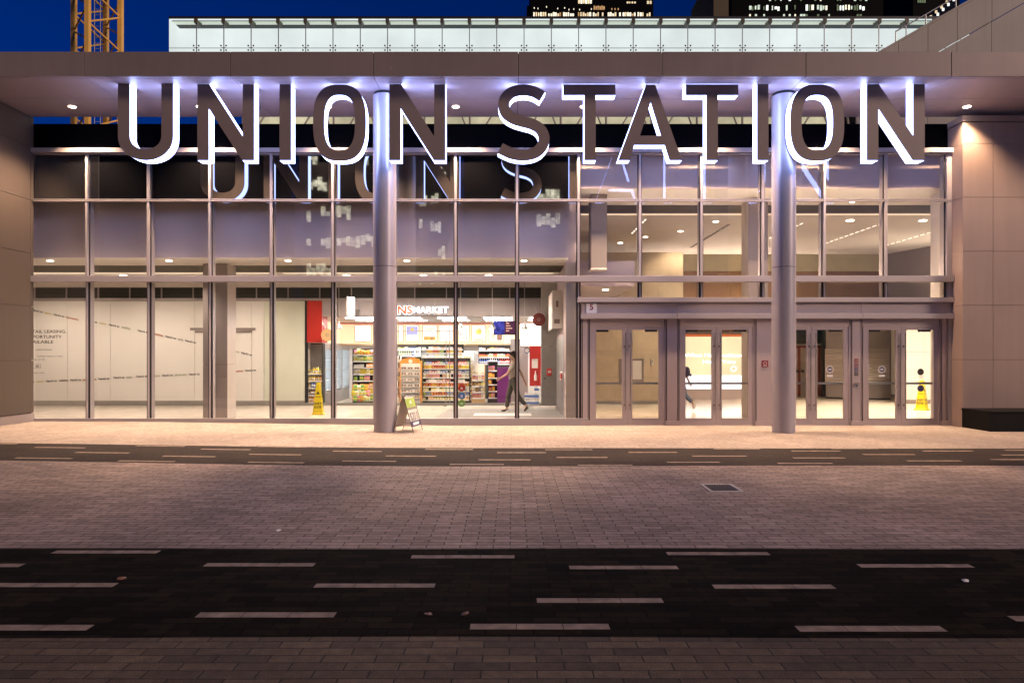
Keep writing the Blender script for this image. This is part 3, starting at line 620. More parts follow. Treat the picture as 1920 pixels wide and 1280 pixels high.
def door(i, a, b):
    xa, xb = X(a, DF), X(b, DF); xm = (xa + xb) / 2
    t = thing('double_door', dlabels[i], 'door', (xm, 0, 0), 'entrance double doors')
    mb = MB(); mb.box(xa, xb, -.02, .08, 2.33, 2.488); mb.box(xa, xa + .022, -.045, .08, .012, 2.33); mb.box(xb - .022, xb, -.045, .08, .012, 2.33); mb.box(xa, xb, -.05, .08, 0.0, .012)
    mb.build('door_frame', 'doorframe', t)
    for s, (u, v) in ((-1, (xa + .024, xm - .004)), (1, (xm + .004, xb - .024))):
        g0, g1, gz0, gz1 = u + .115, v - .115, .165, 2.235
        mb = MB(); mb.box(u, g0, -.03, .02, .016, 2.325); mb.box(g1, v, -.03, .02, .016, 2.325); mb.box(g0, g1, -.03, .02, .016, gz0); mb.box(g0, g1, -.03, .02, gz1, 2.325)
        mb.box(g0 - .014, g0, -.036, -.03, gz0 - .014, gz1 + .014); mb.box(g1, g1 + .014, -.036, -.03, gz0 - .014, gz1 + .014); mb.box(g0, g1, -.036, -.03, gz1, gz1 + .014); mb.box(g0, g1, -.036, -.03, gz0 - .014, gz0)
        lf = mb.build('door_leaf', 'doorframe', t)
        mb = MB(); mb.add([(g0, -.005, gz0), (g1, -.005, gz0), (g1, -.005, gz1), (g0, -.005, gz1)], [(0, 1, 2, 3)]); gp = mb.build('glass_pane', 'door_glass', lf, recalc=False)
        mb = MB(); mb.box(g0 - .02, g1 + .02, .045, .09, .955, 1.005); mb.box(g0 - .04, g0 - .015, .02, .09, .95, 1.01); mb.box(g1 + .015, g1 + .04, .02, .09, .95, 1.01); mb.build('push_bar', 'steel', lf)
        hx = (v - .055) if s < 0 else (u + .055)
        mb = MB(); mb.bar((hx, -.10, .36), (hx, -.10, 2.16), .013, 10)
        for z in (.475, 1.85): mb.bar((hx, -.10, z), (hx, -.03, z), .011, 8); mb.bar((hx - .03 * s * 0, -.031, z), (hx, -.036, z), .025, 10)
        mb.build('pull_handle', 'chrome', lf)
        mb = MB(); cx0 = g0 + .02 if s < 0 else g1 - .30
        mb.box(cx0, cx0 + .28, .025, .085, gz1 - .045, gz1 + .02); mb.build('door_closer', 'black', lf)
        if i >= 2 and not (i == 2 and s < 0):
            sx, sz = (g0 + g1) / 2, 1.31; mb = MB()
            if not (i == 3 and s > 0):
                mb.ring((sx, sz), .072, .088, -.008, mi=0); mb.disc((sx, sz), .054, -.0075, mi=1); text(mb, '9', .05, sx, -.009, sz - .02, 0, align='c') if False else None
                for q in range(4): mb.box(sx - .034 + q * .018, sx - .022 + q * .018, -.0095, -.0085, sz - .026, sz + .024, 0)
                mb.box(sx - .07, sx + .07, -.009, -.008, sz - .175, sz - .128, 0)
                mb.build('round_sticker', ['text_white', 'navy'], lf)
            else:
                mb.disc((sx + .03, 1.25), .078, -.008, mi=0); mb.box(sx - .05, sx + .11, -.0095, -.0085, 1.243, 1.255, 1); mb.box(sx - .02, sx + .08, -.009, -.008, 1.11, 1.15, 2)
                mb.build('round_sticker', ['text_black', 'slat', 'text_white'], lf)
                mb = MB(); mb.disc((sx + .03, .865), .078, -.008, mi=0); mb.ring((sx + .03, .865), .05, .057, -.009, mi=1); mb.build('round_sticker', ['navy', 'slat'], lf)
    return t
for i, (a, b) in enumerate(doors): door(i, a, b)

# small plates on the surround
t = thing('number_plate', 'white plate with a dark red number 5 on the door header', 'sign', (X(1108.5, DF), -.062, Z(587, DF)))
mb = MB(); mb.box(X(1098.7, DF), X(1118.2, DF), -.075, -.062, Z(587.3, DF), Z(568.2, DF)); mb.build('plate', 'white', t)
mb = MB(); text(mb, '5', .135, X(1108.3, DF), -.0775, Z(581, DF), 0, align='c', bold=.025); mb.build('digit', 'text_maroon', t, recalc=False)
mb = MB(); x, z = X(1433, DF), Z(681.5, DF); mb.box(x - .075, x + .075, -.05, -.041, z - .075, z + .075, 0); mb.ring((x, z + .005), .03, .042, -.053, mi=1); mb.box(x - .05, x + .05, -.053, -.051, z - .06, z - .048, 1)
tag(mb.build('notice_plate', ['text_maroon', 'taupe_light']), 'small dark red notice plate left of the right round column', 'notice')
for k, (py, mname, nm) in enumerate(((675.5, 'text_maroon', 'upper dark red square sticker of the stack beside the right doors'), (684, 'text_maroon', 'second dark red square sticker of the stack beside the right doors'), (692, 'navy', 'blue square sticker of the stack beside the right doors'), (700.5, 'black', 'black square sticker at the bottom of the stack beside the right doors'))):
    x, z = X(1604, DF), Z(py, DF); mb = MB(); mb.box(x - .042, x + .042, -.047, -.041, z - .042, z + .042, 0); mb.ring((x, z), .018, .026, -.049, mi=1)
    tag(mb.build('notice_sticker', [mname, 'taupe_light']), nm, 'sticker', 'stacked stickers on the door surround')
x, z = X(1604, DF), Z(722, DF); t = thing('door_button', 'steel door opener box with a hooded keyhole below the stickers', 'door button', (x, -.041, z))
mb = MB(); mb.box(x - .05, x + .05, -.06, -.041, z - .05, z + .035); mb.build('plate', 'steel', t)
mb = MB(); mb.box(x - .055, x + .055, -.09, -.041, z + .04, z + .055); mb.build('hood', 'chrome', t)
mb = MB(); mb.disc((x, z - .01), .018, -.062); mb.build('keyhole', 'black', t)

# ---------------------------------------------------------------- interior shell
ZC = 4.0; ZL = 5.7; DW = 22.2; YW = DW - DF
def fl(name, x0, x1, ya, yb, z, m):
    mb = MB(); mb.add([(x0, ya, z), (x1, ya, z), (x1, yb, z), (x0, yb, z)], [(0, 1, 2, 3)]); return mb.build(name, m, recalc=False)
mb = MB(); mb.box(-18, 17, .06, 18, -.2, .002); struct(mb.build('floor', 'tile'))
mb = MB(); mb.box(-18.2, 17.2, .11, 18.2, 6.48, 6.6); struct(mb.build('roof', 'joint'))
def slab_ceiling(x0, x1, ya, yb, z, ys0, ys1, m='ceil'):
    mb = MB(); mb.box(x0, x1, ya, ys0, z, z + .1); mb.box(x0, x1, ys1, yb, z, z + .1)
    y = ys0 + .04
    while y < ys1 - .03: mb.box(x0, x1, y, y + .05, z - .01, z + .09, 1); y += .13
    mb.box(x0, x1, ys0, ys1, z + .101, z + .15, 2)
    return struct(mb.build('ceiling', [m, 'slat', 'joint']))
slab_ceiling(-18, 1.37, .47, YW + .02, ZC, 2.0, 3.4)
slab_ceiling(1.62, 17, .47, 14, ZL, 2.5, 3.6)
t = thing('bulkhead', 'grey painted bulkhead hanging inside the glass over the left hall', 'bulkhead', (-5, .45, 4))
mb = MB(); mb.box(-18, 1.37, .42, .468, ZC - .02, 6.47); mb.build('board', 'bulk', t)
t = thing('bulkhead', 'pinkish bulkhead painted as lit hanging inside the glass over the entrance doors', 'bulkhead', (6, .45, 5.7))
mb = MB(); mb.box(1.62, 10.3, .42, .468, ZL - .05, 6.47); mb.build('board', 'bulk_lit', t)
t = thing('end_wall', 'plain side wall closing the far left of the hall', 'wall', (-18, 3, 0))
mb = MB(); mb.box(-18.2, -18.01, .1, 18, 0, 6.47); mb.build('board', 'panel', t)
for x0, x1, y0_, lab in ((-17.5, -7.0, 3.62, 'long warm light slot in the left hall ceiling'), (-6.6, 1.2, 3.62, 'long warm light slot in the ceiling before the shop')):
    mb = MB(); mb.box(x0, x1, y0_, y0_ + .13, ZC - .006, ZC - .001); tag(mb.build('ceiling_light_strip', 'strip_light'), lab, 'ceiling light')
for k, x in enumerate((-11.5, -8.54, -5.58, -2.62, 0.3)):
    nm = ['beside the left cladding wall', 'left of the square column', 'right of the square column', 'behind the left round column', 'nearest the doors'][k]
    t = thing('downlight', 'small round downlight in the left hall ceiling ' + nm, 'ceiling light', (x, 1.0, ZC), 'downlights in the left hall')
    mb = MB(); mb.lathe((x, 1.0, ZC - .012), [(.09, 0), (.09, .012)], 18); mb.build('trim', 'white', t)
    mb = MB(); mb.lathe((x, 1.0, ZC - .016), [(.07, 0), (.07, .003)], 18); mb.build('lens', 'spot_disc', t)
    spot('lamp', (x, 1.0, ZC - .05), 380, 120, (1, .78, .60), .8, .06, t)

for k, x in enumerate((-14.4, -11.5, -8.54, -4.9, -2.62, -0.7)):  # row added to brighten the hoarding and the shop front
    nm = ['at the far left end', 'before the leasing notice', 'behind the square column', 'before the red pillar', 'before the lit shop sign', 'before the purple board'][k]
    t = thing('downlight', 'added fill downlight in the back row of the left hall ceiling ' + nm, 'ceiling light', (x, 4.2, ZC), 'added back row downlights in the left hall')
    mb = MB(); mb.lathe((x, 4.2, ZC - .016), [(.09, 0), (.09, .015)], 18); mb.build('lens', 'spot_disc', t)
    spot('lamp', (x, 4.2, ZC - .05), 640 if x > -7 else 300, 168, (1, .80, .64), .8, .06, t)

# white hoarding with its writing
t = thing('white_hoarding', 'long white panelled hoarding wall with printed slogans in the left hall', 'wall', (-11, YW, 0))
xs = [-18, X(127, DW), X(207, DW), X(365, DW), X(403, DW), X(472, DW), X(495, DW), X(571.5, DW)]
mb = MB()
for i, (a, b) in enumerate(zip(xs, xs[1:])): mb.box(a + .006, b - .006, YW, YW + .05, .16, 3.40, 1 if i == 6 else 0)
mb.build('wall_panels', ['panel', 'olive'], t)
mb = MB(); mb.box(-18, xs[-1], YW + .051, YW + .15, 0, 3.45); mb.build('wall_core', 'joint', t)
mb = MB(); mb.box(-18, xs[-1], YW - .012, YW + .04, .004, .155); mb.build('baseboard', 'steel', t)
mb = MB(); mb.box(-18, 1.0, YW - .02, YW + .1, 3.41, 3.49); mb.build('top_rail', 'mullion', t)
mb = MB(); mb.box(-18, 1.0, YW + .05, YW + .1, 3.49, 3.84, 0)
x = -17.6
z = 3.51
while z < 3.82: mb.box(-18, 1.0, YW + .01, YW + .049, z, z + .022, 0); z += .045
mb.build('vent_grille', 'grille', t)
while x < 1.0:
    mb = MB(); mb.box(x, x + .03, YW - .005, YW + .045, 3.491, 3.839); mb.build('grille_post', 'mullion', t); x += 1.03
mb = MB(); mb.box(-18, 1.0, YW - .01, YW + .1, 3.841, ZC - .002); mb.build('top_board', 'ceil', t)
for a, b in ((357, 410), (410.5, 479)):
    mb = MB(); mb.box(X(a, DW) , X(b, DW), YW - .03, YW - .001, Z(619, DW), Z(614.5, DW)); mb.box(X(a, DW) + .15, X(b, DW) - .12, YW - .02, YW - .001, Z(624, DW), Z(619.3, DW)); mb.build('letter_slot', 'taupe', t)
yt = YW - .004
def wt(px, py): return X(px, DW), Z(py, DW)
lt = MB()
LT = ['text_black', 'text_orange', 'text_yellow', 'text_grey']
for body, px, py, hpx in (('TAIL LEASING,', 60, 624, 5.6), ('PORTUNITY', 62, 634, 5.6), ('AILABLE', 61, 643.5, 5.6), ('WERTMAN', 66.5, 657, 2.9), ('LOGIC REALTY INC', 70, 669, 2.6), ('561.0170', 62, 675, 2.3), ('RES.COM', 62, 700, 2.3)):
    x, z = wt(px, py); wd = {'TAIL LEASING,': 64, 'PORTUNITY': 54, 'AILABLE': 39, 'WERTMAN': 30.5, 'LOGIC REALTY INC': 48, '561.0170': 22, 'RES.COM': 21}[body]
    text(lt, body, hpx * DW / FPX, x, yt, z, 0, bold=.012 if hpx > 5 else 0, width=wd * DW / FPX)
x, z = wt(76.5, 690)
for a, b, c, d in ((-.32, 0, 0, .008), (-.32, 0, .118, .126), (-.008, 0, 0, .126)): lt.box(x + a, x + b, yt - .001, yt + .001, z + c, z + d)
text(lt, 'RES', .055, x - .05, yt, z + .035, 0, align='r', bold=.03)
def slogan(words_, pa, pb, cap=.066):
    xa, za = wt(*pa); xb, zb = wt(*pb); L = math.hypot(xb - xa, zb - za); ang = math.atan2(zb - za, xb - xa); s = 0
    for w, mi in words_:
        wd = text(lt, w, cap, xa + s * math.cos(ang), yt, za + s * math.sin(ang) - cap / 2, mi, ang, bold=.035)
        s += wd + .055
H = ("Here's to", 0)
slogan([H, ('layout.', 2), H, ('impression.', 1)], (60, 580.5), (166, 603)); slogan([H, ('colour.', 2), H, ('visibility.', 3)], (162, 600), (275, 622))
slogan([H, ('possibilities.', 1), H, ('style.', 3), H], (258, 619), (385, 646)); slogan([H, ('placement.', 3), H], (403, 649), (500, 672))
slogan([H, ('colour.', 2), H, ('visibility.', 0), H, ('possibilities.', 1), H], (44, 716), (270, 706.5)); slogan([H, ('style.', 3)], (213, 707.5), (270, 706))
slogan([H, ('presence.', 3), H, ('placement.', 3), H], (256, 705.5), (390, 700)); slogan([H, ('impression.', 1), H], (408, 697.5), (500, 692))
lt.build('lettering', LT, t, recalc=False)

# square column in the left hall
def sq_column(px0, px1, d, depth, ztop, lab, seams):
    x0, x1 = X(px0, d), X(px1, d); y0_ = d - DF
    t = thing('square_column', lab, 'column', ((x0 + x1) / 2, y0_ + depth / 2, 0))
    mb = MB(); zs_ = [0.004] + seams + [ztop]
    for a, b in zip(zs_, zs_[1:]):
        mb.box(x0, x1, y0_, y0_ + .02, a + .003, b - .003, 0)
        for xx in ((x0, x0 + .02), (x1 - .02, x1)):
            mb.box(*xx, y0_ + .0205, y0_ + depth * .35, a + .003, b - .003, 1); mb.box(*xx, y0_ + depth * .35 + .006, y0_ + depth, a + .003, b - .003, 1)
    mb.build('metal_panels', ['taupe', 'taupe_light'], t)  # sides painted paler than the front to look lit
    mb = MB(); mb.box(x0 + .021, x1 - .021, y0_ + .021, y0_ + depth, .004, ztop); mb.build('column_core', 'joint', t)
sq_column(380.5, 426, 17.6, .56, ZC - .003, 'square column with dark taupe front and sides painted pale as lit in the left hall', [1.40])
sq_column(1403, 1440, 17.6, .52, ZL - .05, 'tall square column with left side painted pale as lit inside the entrance lobby', [2.7, 4.1])

# ---------------------------------------------------------------- shop
DB = 26.2; YB = DB - DF; xs0, xs1 = X(571.5, DW), X(1014, 21)
t = thing('convenience_shop', 'bright convenience shop shell with grey fascia and orange sign band', 'shop', ((xs0 + xs1) / 2, YW, 0))
mb = MB(); mb.box(X(604, DW), 1.0, YW, YW + .05, 2.9, 3.41); mb.build('shop_fascia', 'fascia_grey', t)
mb = MB(); mb.box(xs0, 1.4, YW + .051, YB + .3, 2.9, 2.96); mb.build('shop_ceiling', 'white', t)
mb = MB(); mb.box(xs0 - .1, 1.4, YB, YB + .1, 0.004, 2.9); mb.build('back_wall', 'white', t)
mb = MB(); mb.box(-6.75, -6.66, YW + .16, YB, .004, 2.9); mb.build('side_wall', 'white', t)
mb = MB(); mb.box(xs0 + .004, X(576, DW), YW + .0, YW + .1, .004, 3.40, 1); mb.box(X(576.2, DW), X(604, DW), YW - .02, YW + .12, 2.05, 3.40, 0); mb.box(X(604, DW) , X(604, DW)+ .012, YW + .12, YW + .6, 2.05, 2.9, 0)
mb.build('red_pillar', ['red', 'black'], t)
mb = MB(); mb.box(-6.659, 1.4, YB - .12, YB - .002, 2.08, 2.82); mb.box(-6.655, -6.55, YW + .3, YB - .121, 2.08, 2.82); mb.build('sign_band', 'orange', t)
mb = MB(); mb.box(-6.659, 1.4, YB - .20, YB - .121, 2.82, 2.86); mb.build('red_cornice', 'red', t)
mb = MB(); mb.box(-6.5, 1.38, YB - .3, YB - .121, 2.03, 2.075); mb.build('band_ledge', 'wood', t)
mb = MB(); mb.box(xs0, 1.0, YW - .02, YW + .03, .004, .09); mb.build('threshold', 'steel', t)
for k in range(5):
    x = -5.6 + 1.55 * k; mb = MB(); mb.box(x, x + .95, YW + .75, YW + 1.05, 2.888, 2.898); mb.build('light_panel', 'shop_light', t)
for k in range(5):
    x = -5.6 + 1.55 * k; mb = MB(); mb.box(x, x + .95, YW + 2.35, YW + 2.65, 2.888, 2.898); mb.build('light_panel', 'shop_light', t)
# lit sign
t = thing('shop_sign', 'lit shop sign of two orange letters and one white word on the grey shop fascia', 'sign', (X(795, DW), YW - .05, 3.1))
mb = MB(); text(mb, 'NS', .25, X(746, 22.1), YW - .1, Z(588, 22.1), 0, bold=.03, width=27 * 22.1 / FPX); mb.build('orange_letters', 'lit_orange', t, recalc=False)
mb = MB(); text(mb, 'NS', .25, X(745.2, 22.1), YW - .096, Z(588.4, 22.1), 0, bold=.075, width=28.6 * 22.1 / FPX); mb.build('letter_rim', 'lit_white', t, recalc=False)
mb = MB(); text(mb, 'MARKET', .20, X(774, 22.1), YW - .1, Z(586.5, 22.1), 0, bold=.03, width=67 * 22.1 / FPX); mb.build('white_letters', 'lit_white', t, recalc=False)
mb = MB(); mb.box(X(745, 22.1), X(842, 22.1), YW - .09, YW - .06, Z(589.5, 22.1), Z(588.7, 22.1)); mb.build('rail', 'steel', t)
for px in (765, 815):
    mb = MB(); mb.bar((X(px, 22.1), YW - .075, Z(588.7, 22.1)), (X(px, 22.1), YW - .075, 3.41), .008, 6); mb.build('hanger_rod', 'steel', t)
# projecting light box left of the column
t = thing('light_box_sign', 'white lit box sign hanging in front of the shop fascia', 'sign', (X(658, 21.5), 5.4, 2.9))
mb = MB(); mb.box(X(651, 21.3), X(653.5, 21.3), 5.25, 5.85, Z(593, 21.5), Z(557, 21.5)); mb.build('frame', 'white', t)
mb = MB(); mb.box(X(653.8, 21.3), X(664, 21.3), 5.27, 5.4, Z(592, 21.5), Z(558, 21.5)); mb.build('lit_panel', 'lit_white', t)
# posters on the band
posters = [(665, 697, 'poster_lit', 'plain white backlit poster at the left corner of the orange band'), (713, 740, 'poster_lit', 'white backlit poster behind the left round column'), (747, 757, 'poster_lit', 'narrow white backlit poster cut by the column'), (760, 786, 'poster_blue', 'poster with a blue upper half on the orange band'),
           (792, 820, 'poster_ink', 'poster showing a hot dog on the orange band'), (823, 850, 'poster_lit', 'white backlit poster between hot dog poster and mullion'), (860, 880, 'poster_lit', 'pale poster with small pictures right of the mullion'), (884, 911, 'poster_ink', 'amber poster with a round dish right of the mullion'), (917, 944, 'poster_lit', 'poster with a sandwich under the television')]
for k, (a, b, mm, lab) in enumerate(posters):
    d = DB - .14; x0, x1, z0, z1 = X(a, d), X(b, d), Z(641, d), Z(609, d)
    t = thing('poster_frame', lab, 'poster', ((x0 + x1) / 2, d - DF, z0), 'posters on the orange band')
    mb = MB(); mb.box(x0, x1, d - DF - .02, d - DF + .015, z0, z1); mb.build('frame', 'wood', t)
    mb = MB(); y_ = d - DF - .022; mb.box(x0 + .03, x1 - .03, y_ - .003, y_ + .001, z0 + .03, z1 - .03); mb.build('lit_sheet', 'poster_lit', t)
    if mm != 'poster_lit' or k > 5:
        mb = MB(); y_ -= .004; w = x1 - x0; h = z1 - z0
        if mm == 'poster_blue': mb.box(x0 + .05, x1 - .05, y_ - .002, y_, z0 + .42 * h, z1 - .06); mb.disc((x0 + w / 2, z0 + .72 * h), .07, y_ - .003, mi=1)
        elif k == 4:
            mb.box(x0 + .06, x1 - .06, y_ - .002, y_, z0 + .10 * h, z0 + .32 * h, 2); mb.disc((x0 + w * .65, z0 + .22 * h), .06, y_ - .003, mi=3); mb.box(x0 + .1, x1 - .1, y_ - .002, y_, z0 + .72 * h, z0 + .8 * h, 0)
        elif k == 7: mb.disc((x0 + w / 2, z0 + .6 * h), .14, y_ - .002, mi=0); mb.disc((x0 + w / 2, z0 + .6 * h), .09, y_ - .003, mi=1); mb.box(x0 + .08, x1 - .08, y_ - .002, y_, z0 + .1 * h, z0 + .18 * h, 2)
        elif k == 8: mb.box(x0 + w * .55, x1 - .05, y_ - .002, y_, z0 + .1 * h, z0 + .5 * h, 3); mb.box(x0 + .08, x0 + w * .45, y_ - .002, y_, z0 + .2 * h, z0 + .5 * h, 0)
        else:
            for q in range(6): mb.disc((x0 + .09 + .11 * (q % 3), z0 + .15 + .16 * (q // 3)), .035, y_ - .002, mi=q % 4)
        mb.build('picture', [mm if mm != 'poster_lit' else 'poster_ink', 'p_yellow', 'p_orange', 'p_brown'], t)
t = thing('wall_sign', 'white shop panel lettered tailor and alterations at the right end', 'sign', (X(992, 23.2), 7.2, 2.2))
mb = MB(); mb.box(X(976, 23.2), X(1014, 23.2), 7.2, 7.25, Z(648, 23.2), Z(606, 23.2)); mb.build('board', 'poster_lit', t)
mb = MB()
for body, py in (('TAILOR', 617), ('AND', 624.5), ('ALTERATIONS', 632)): text(mb, body, .055, X(994, 23.2), 7.19, Z(py, 23.2), 0, align='c', width=None if body == 'AND' else (.36 if body == 'TAILOR' else .52))
mb.build('lettering', 'text_grey', t, recalc=False)
t = thing('television', 'flat screen hanging from the shop ceiling with blue picture on its left half', 'screen', (X(946, 22.6), 6.6, 2.4))
mb = MB(); mb.box(X(925.5, 22.6), X(967.5, 22.6), 6.6, 6.66, Z(627.5, 22.6), Z(601.5, 22.6)); mb.build('case', 'black', t)
mb = MB(); mb.box(X(926.5, 22.6), X(946, 22.6), 6.594, 6.6, Z(626.5, 22.6), Z(602.5, 22.6)); mb.build('picture', 'tv', t)
mb = MB(); mb.box(X(946.3, 22.6), X(966.5, 22.6), 6.594, 6.6, Z(626.5, 22.6), Z(602.5, 22.6), 0); x_ = X(949, 22.6)
for q in range(4): mb.box(x_, x_ + .1 + .05 * (q % 3), 6.59, 6.594, Z(607 + q * 4.6, 22.6), Z(605.4 + q * 4.6, 22.6), 1)
mb.build('menu_picture', ['tv2', 'poster_ink'], t)
mb = MB(); mb.bar((X(946, 22.6), 6.63, Z(601.5, 22.6)), (X(946, 22.6), 6.63, 3.4), .02, 8); mb.build('hanger_rod', 'steel', t)
for px, lab in ((635.5, 'grey cone pendant lamp left of the left round column'), (863.5, 'grey cone pendant lamp right of the lit shop sign'), (923, 'grey cone pendant lamp left of the television'), (983.5, 'grey cone pendant lamp right of the television')):
    d = 21.9; x = X(px, d); y_ = d - DF; t = thing('pendant_lamp', lab, 'lamp', (x, y_, 3.4), 'pendant lamps before the shop')
    mb = MB(); mb.bar((x, y_, Z(604, d)), (x, y_, 3.99), .012, 6); mb.build('cord', 'steel', t)
    mb = MB(); mb.lathe((x, y_, Z(617, d)), [(.105, 0), (.10, .03), (.05, .16), (.025, .21), (.02, .25)], 20); mb.build('lamp_shade', 'steel', t)
for px, py, d, lab, m_ in ((614, 628, 22.0, 'round tan hanging disc sign beside the red pillar', 'wood'), (1010.5, 599, 20.9, 'dark red round hanging sign at the right end of the shop', 'text_maroon_deep')):
    x, z = X(px, d), Z(py, d); t = thing('round_sign', lab, 'sign', (x, d - DF, z))
    mb = MB(); n = len(mb.v); mb.lathe((0, 0, 0), [(.20, -.03), (.20, .03)], 28); mb.xf(Matrix.Translation((x, d - DF, z)) @ Matrix.Rotation(R(90), 4, 'X')); mb.build('disc', m_, t)
    mb = MB(); mb.ring((x, z), .03, .05, d - DF - .034); mb.build('emblem', 'taupe', t)
    mb = MB(); mb.bar((x - .05, d - DF, z + .19), (x - .16, d - DF, z + .42), .008, 6); mb.build('bracket', 'steel', t)
# coolers on the left shop wall
for k in range(3):
    y0_ = YW + .32 + k * 1.12; t = thing('drinks_cooler', ['glass fronted drinks cooler nearest the red pillar', 'middle glass fronted drinks cooler on the left shop wall', 'drinks cooler at the back corner of the left shop wall'][k], 'cooler', (-6.4, y0_ + .5, 0), 'coolers on the left shop wall')
    mb = MB(); mb.box(-6.65, -6.16, y0_, y0_ + .06, .01, 2.0); mb.box(-6.65, -6.16, y0_ + 1.04, y0_ + 1.1, .01, 2.0); mb.box(-6.65, -6.16, y0_ + .06, y0_ + 1.04, 1.82, 2.0); mb.box(-6.65, -6.16, y0_ + .06, y0_ + 1.04, .01, .42); mb.build('cabinet', 'steel', t)
    mb = MB(); mb.box(-6.64, -6.56, y0_ + .065, y0_ + 1.035, .425, 1.815); mb.build('lit_back', 'fridge', t)
    mb = MB(); mb.box(-6.20, -6.17, y0_ + .065, y0_ + .10, .45, 1.80); mb.build('tube_light', 'fridge', t)
    mb = MB()
    for q in range(4): mb.box(-6.555, -6.22, y0_ + .07, y0_ + 1.03, .45 + q * .34, .465 + q * .34)
    mb.build('shelf', 'white', t)
    mb = MB(); mb.add([(-6.165, y0_ + .06, .42), (-6.165, y0_ + 1.04, .42), (-6.165, y0_ + 1.04, 1.82), (-6.165, y0_ + .06, 1.82)], [(0, 1, 2, 3)]); mb.build('glass_door', 'clear', t, recalc=False)

# goods: a few shapes, each in several colours
def g_bottle(c):
    mb = MB(); mb.lathe((0, 0, 0), [(.032, 0), (.034, .02), (.034, .12), (.013, .16), (.013, .185)], 8, 0); mb.lathe((0, 0, .186), [(.016, 0), (.016, .016)], 8, 1); mb.lathe((0, 0, .05), [(.035, 0), (.035, .05)], 8, 1); return mb, [c, 'white']
def g_can(c):
    mb = MB(); mb.lathe((0, 0, 0), [(.028, 0), (.032, .008), (.032, .10), (.026, .115)], 8, 0); mb.lathe((0, 0, .04), [(.0325, 0), (.0325, .03)], 8, 1); return mb, [c, 'p_yellow']
def g_box(c):
    mb = MB(); mb.box(-.045, .045, -.03, .03, 0, .10, 0); mb.box(-.035, .035, -.0315, -.030, .035, .075, 1); return mb, [c, 'white']
def g_bag(c):
    mb = MB(); vs = []; n = 6
    for j, (z, dp) in enumerate(((0, .004), (.03, .028), (.08, .032), (.12, .022), (.14, .003))):
        for k in range(n): t_ = 2 * math.pi * k / n; vs.append((.052 * math.cos(t_) * (1 if j in (1, 2) else .95), dp * math.sin(t_), z))
    fs = [(j * n + k, j * n + (k + 1) % n, (j + 1) * n + (k + 1) % n, (j + 1) * n + k) for j in range(4) for k in range(n)]
    mb.add(vs, fs, 0); mb.box(-.03, .03, -.0335, -.0325, .05, .085, 1); return mb, [c, 'p_yellow']
SH = {'bottle': g_bottle, 'can': g_can, 'carton': g_box, 'snack_bag': g_bag}; _proto = {}
def good(kind, colr, x, y, z, lab, group, s=1.0, sx=1.0):
    key = (kind, colr)
    if key not in _proto:
        mb, ms = SH[kind]('p_' + colr); o = mb.build(kind, ms); _proto[key] = o.data
    else: o = bpy.data.objects.new(kind, _proto[key]); col.objects.link(o)
    o.location = (x, y, z); o.scale = (s * sx, s, s); o.rotation_euler = (0, 0, random.uniform(-.15, .15))
    return tag(o, lab, kind.replace('_', ' '), group)
def rack(lab, px0, px1, d, zs_, kinds, cols, where, pitch, m='black', depth=.28, step=0.0, s=1.0, back='black', top=None, skip=0.06):
    x0, x1 = X(px0, d), X(px1, d); y0_ = d - DF
    t = thing('display_shelf', lab, 'shelf', ((x0 + x1) / 2, y0_, 0))
    zt = top or zs_[-1] + .22; mb = MB(); mb.box(x0, x1, y0_ + depth, y0_ + depth + .02, .01, zt); mb.build('back_panel', back, t)
    mb = MB(); mb.box(x0 - .02, x0, y0_, y0_ + depth, .01, zt); mb.build('side_panel', m, t); mb = MB(); mb.box(x1, x1 + .02, y0_, y0_ + depth, .01, zt); mb.build('side_panel', m, t)
    mb = MB(); mb.box(x0, x1, y0_ + .02, y0_ + depth, .01, max(.03, zs_[0] - .02)); mb.build('plinth', m, t)
    for r, z in enumerate(zs_):
        yo = y0_ + step * r; mb = MB(); mb.box(x0, x1, yo, y0_ + depth - .001, z - .014, z); mb.box(x0, x1, yo - .006, yo - .001, z - .022, z + .018, 1); mb.build('shelf_board', [m, 'white'], t)
        x = x0 + pitch * .6; kd = kinds[r % len(kinds)]; run = 0
        while x < x1 - pitch * .4:
            if run <= 0: c = random.choice(cols[r % len(cols)]); run = random.randint(1, 3)
            run -= 1
            if random.random() > skip: good(kd, c, x, yo + .05 + random.uniform(0, .02), z, '%s %s %s' % (c, kd.replace('_', ' '), where), 'goods ' + where, s * random.uniform(.84, 1.2), random.uniform(.85, 1.15))
            x += pitch * random.uniform(.96, 1.05)
    return t
A_ = ['red', 'orange', 'yellow', 'white', 'blue', 'pink', 'green']
rack('black shelf of drink bottles under the red pillar', 577, 604, 22.3, [.10, .33, .56, .79, 1.02], ['bottle'], [['orange', 'white'], ['white', 'brown'], ['blue', 'yellow'], ['orange', 'yellow'], ['yellow', 'pale green']], 'on the shelf under the red pillar', .072, top=2.04)
rack('tall gondola of plush bags left of the round column', 662, 722, 23.2, [.10, .32, .54, .76, .98, 1.20, 1.42, 1.64], ['snack_bag', 'snack_bag', 'carton'], [['pale green', 'green'], ['pink', 'orange', 'yellow'], ['orange', 'pale green'], A_, ['yellow', 'white', 'orange'], ['red', 'orange', 'white']], 'on the gondola left of the column', .11, s=1.3)
rack('stepped black confectionery shelves right of the sunglasses stand', 792, 880, 23.0, [.12, .27, .42, .57, .72, .87, 1.02, 1.17, 1.32], ['carton', 'snack_bag'], [['yellow', 'red', 'orange'], ['red', 'blue', 'green'], ['yellow', 'white', 'pale green'], ['orange', 'red'], ['brown', 'red', 'white'], ['white', 'pink'], ['pink', 'white', 'blue']], 'on the stepped black shelves', .092, step=.025, depth=.36, s=.95)
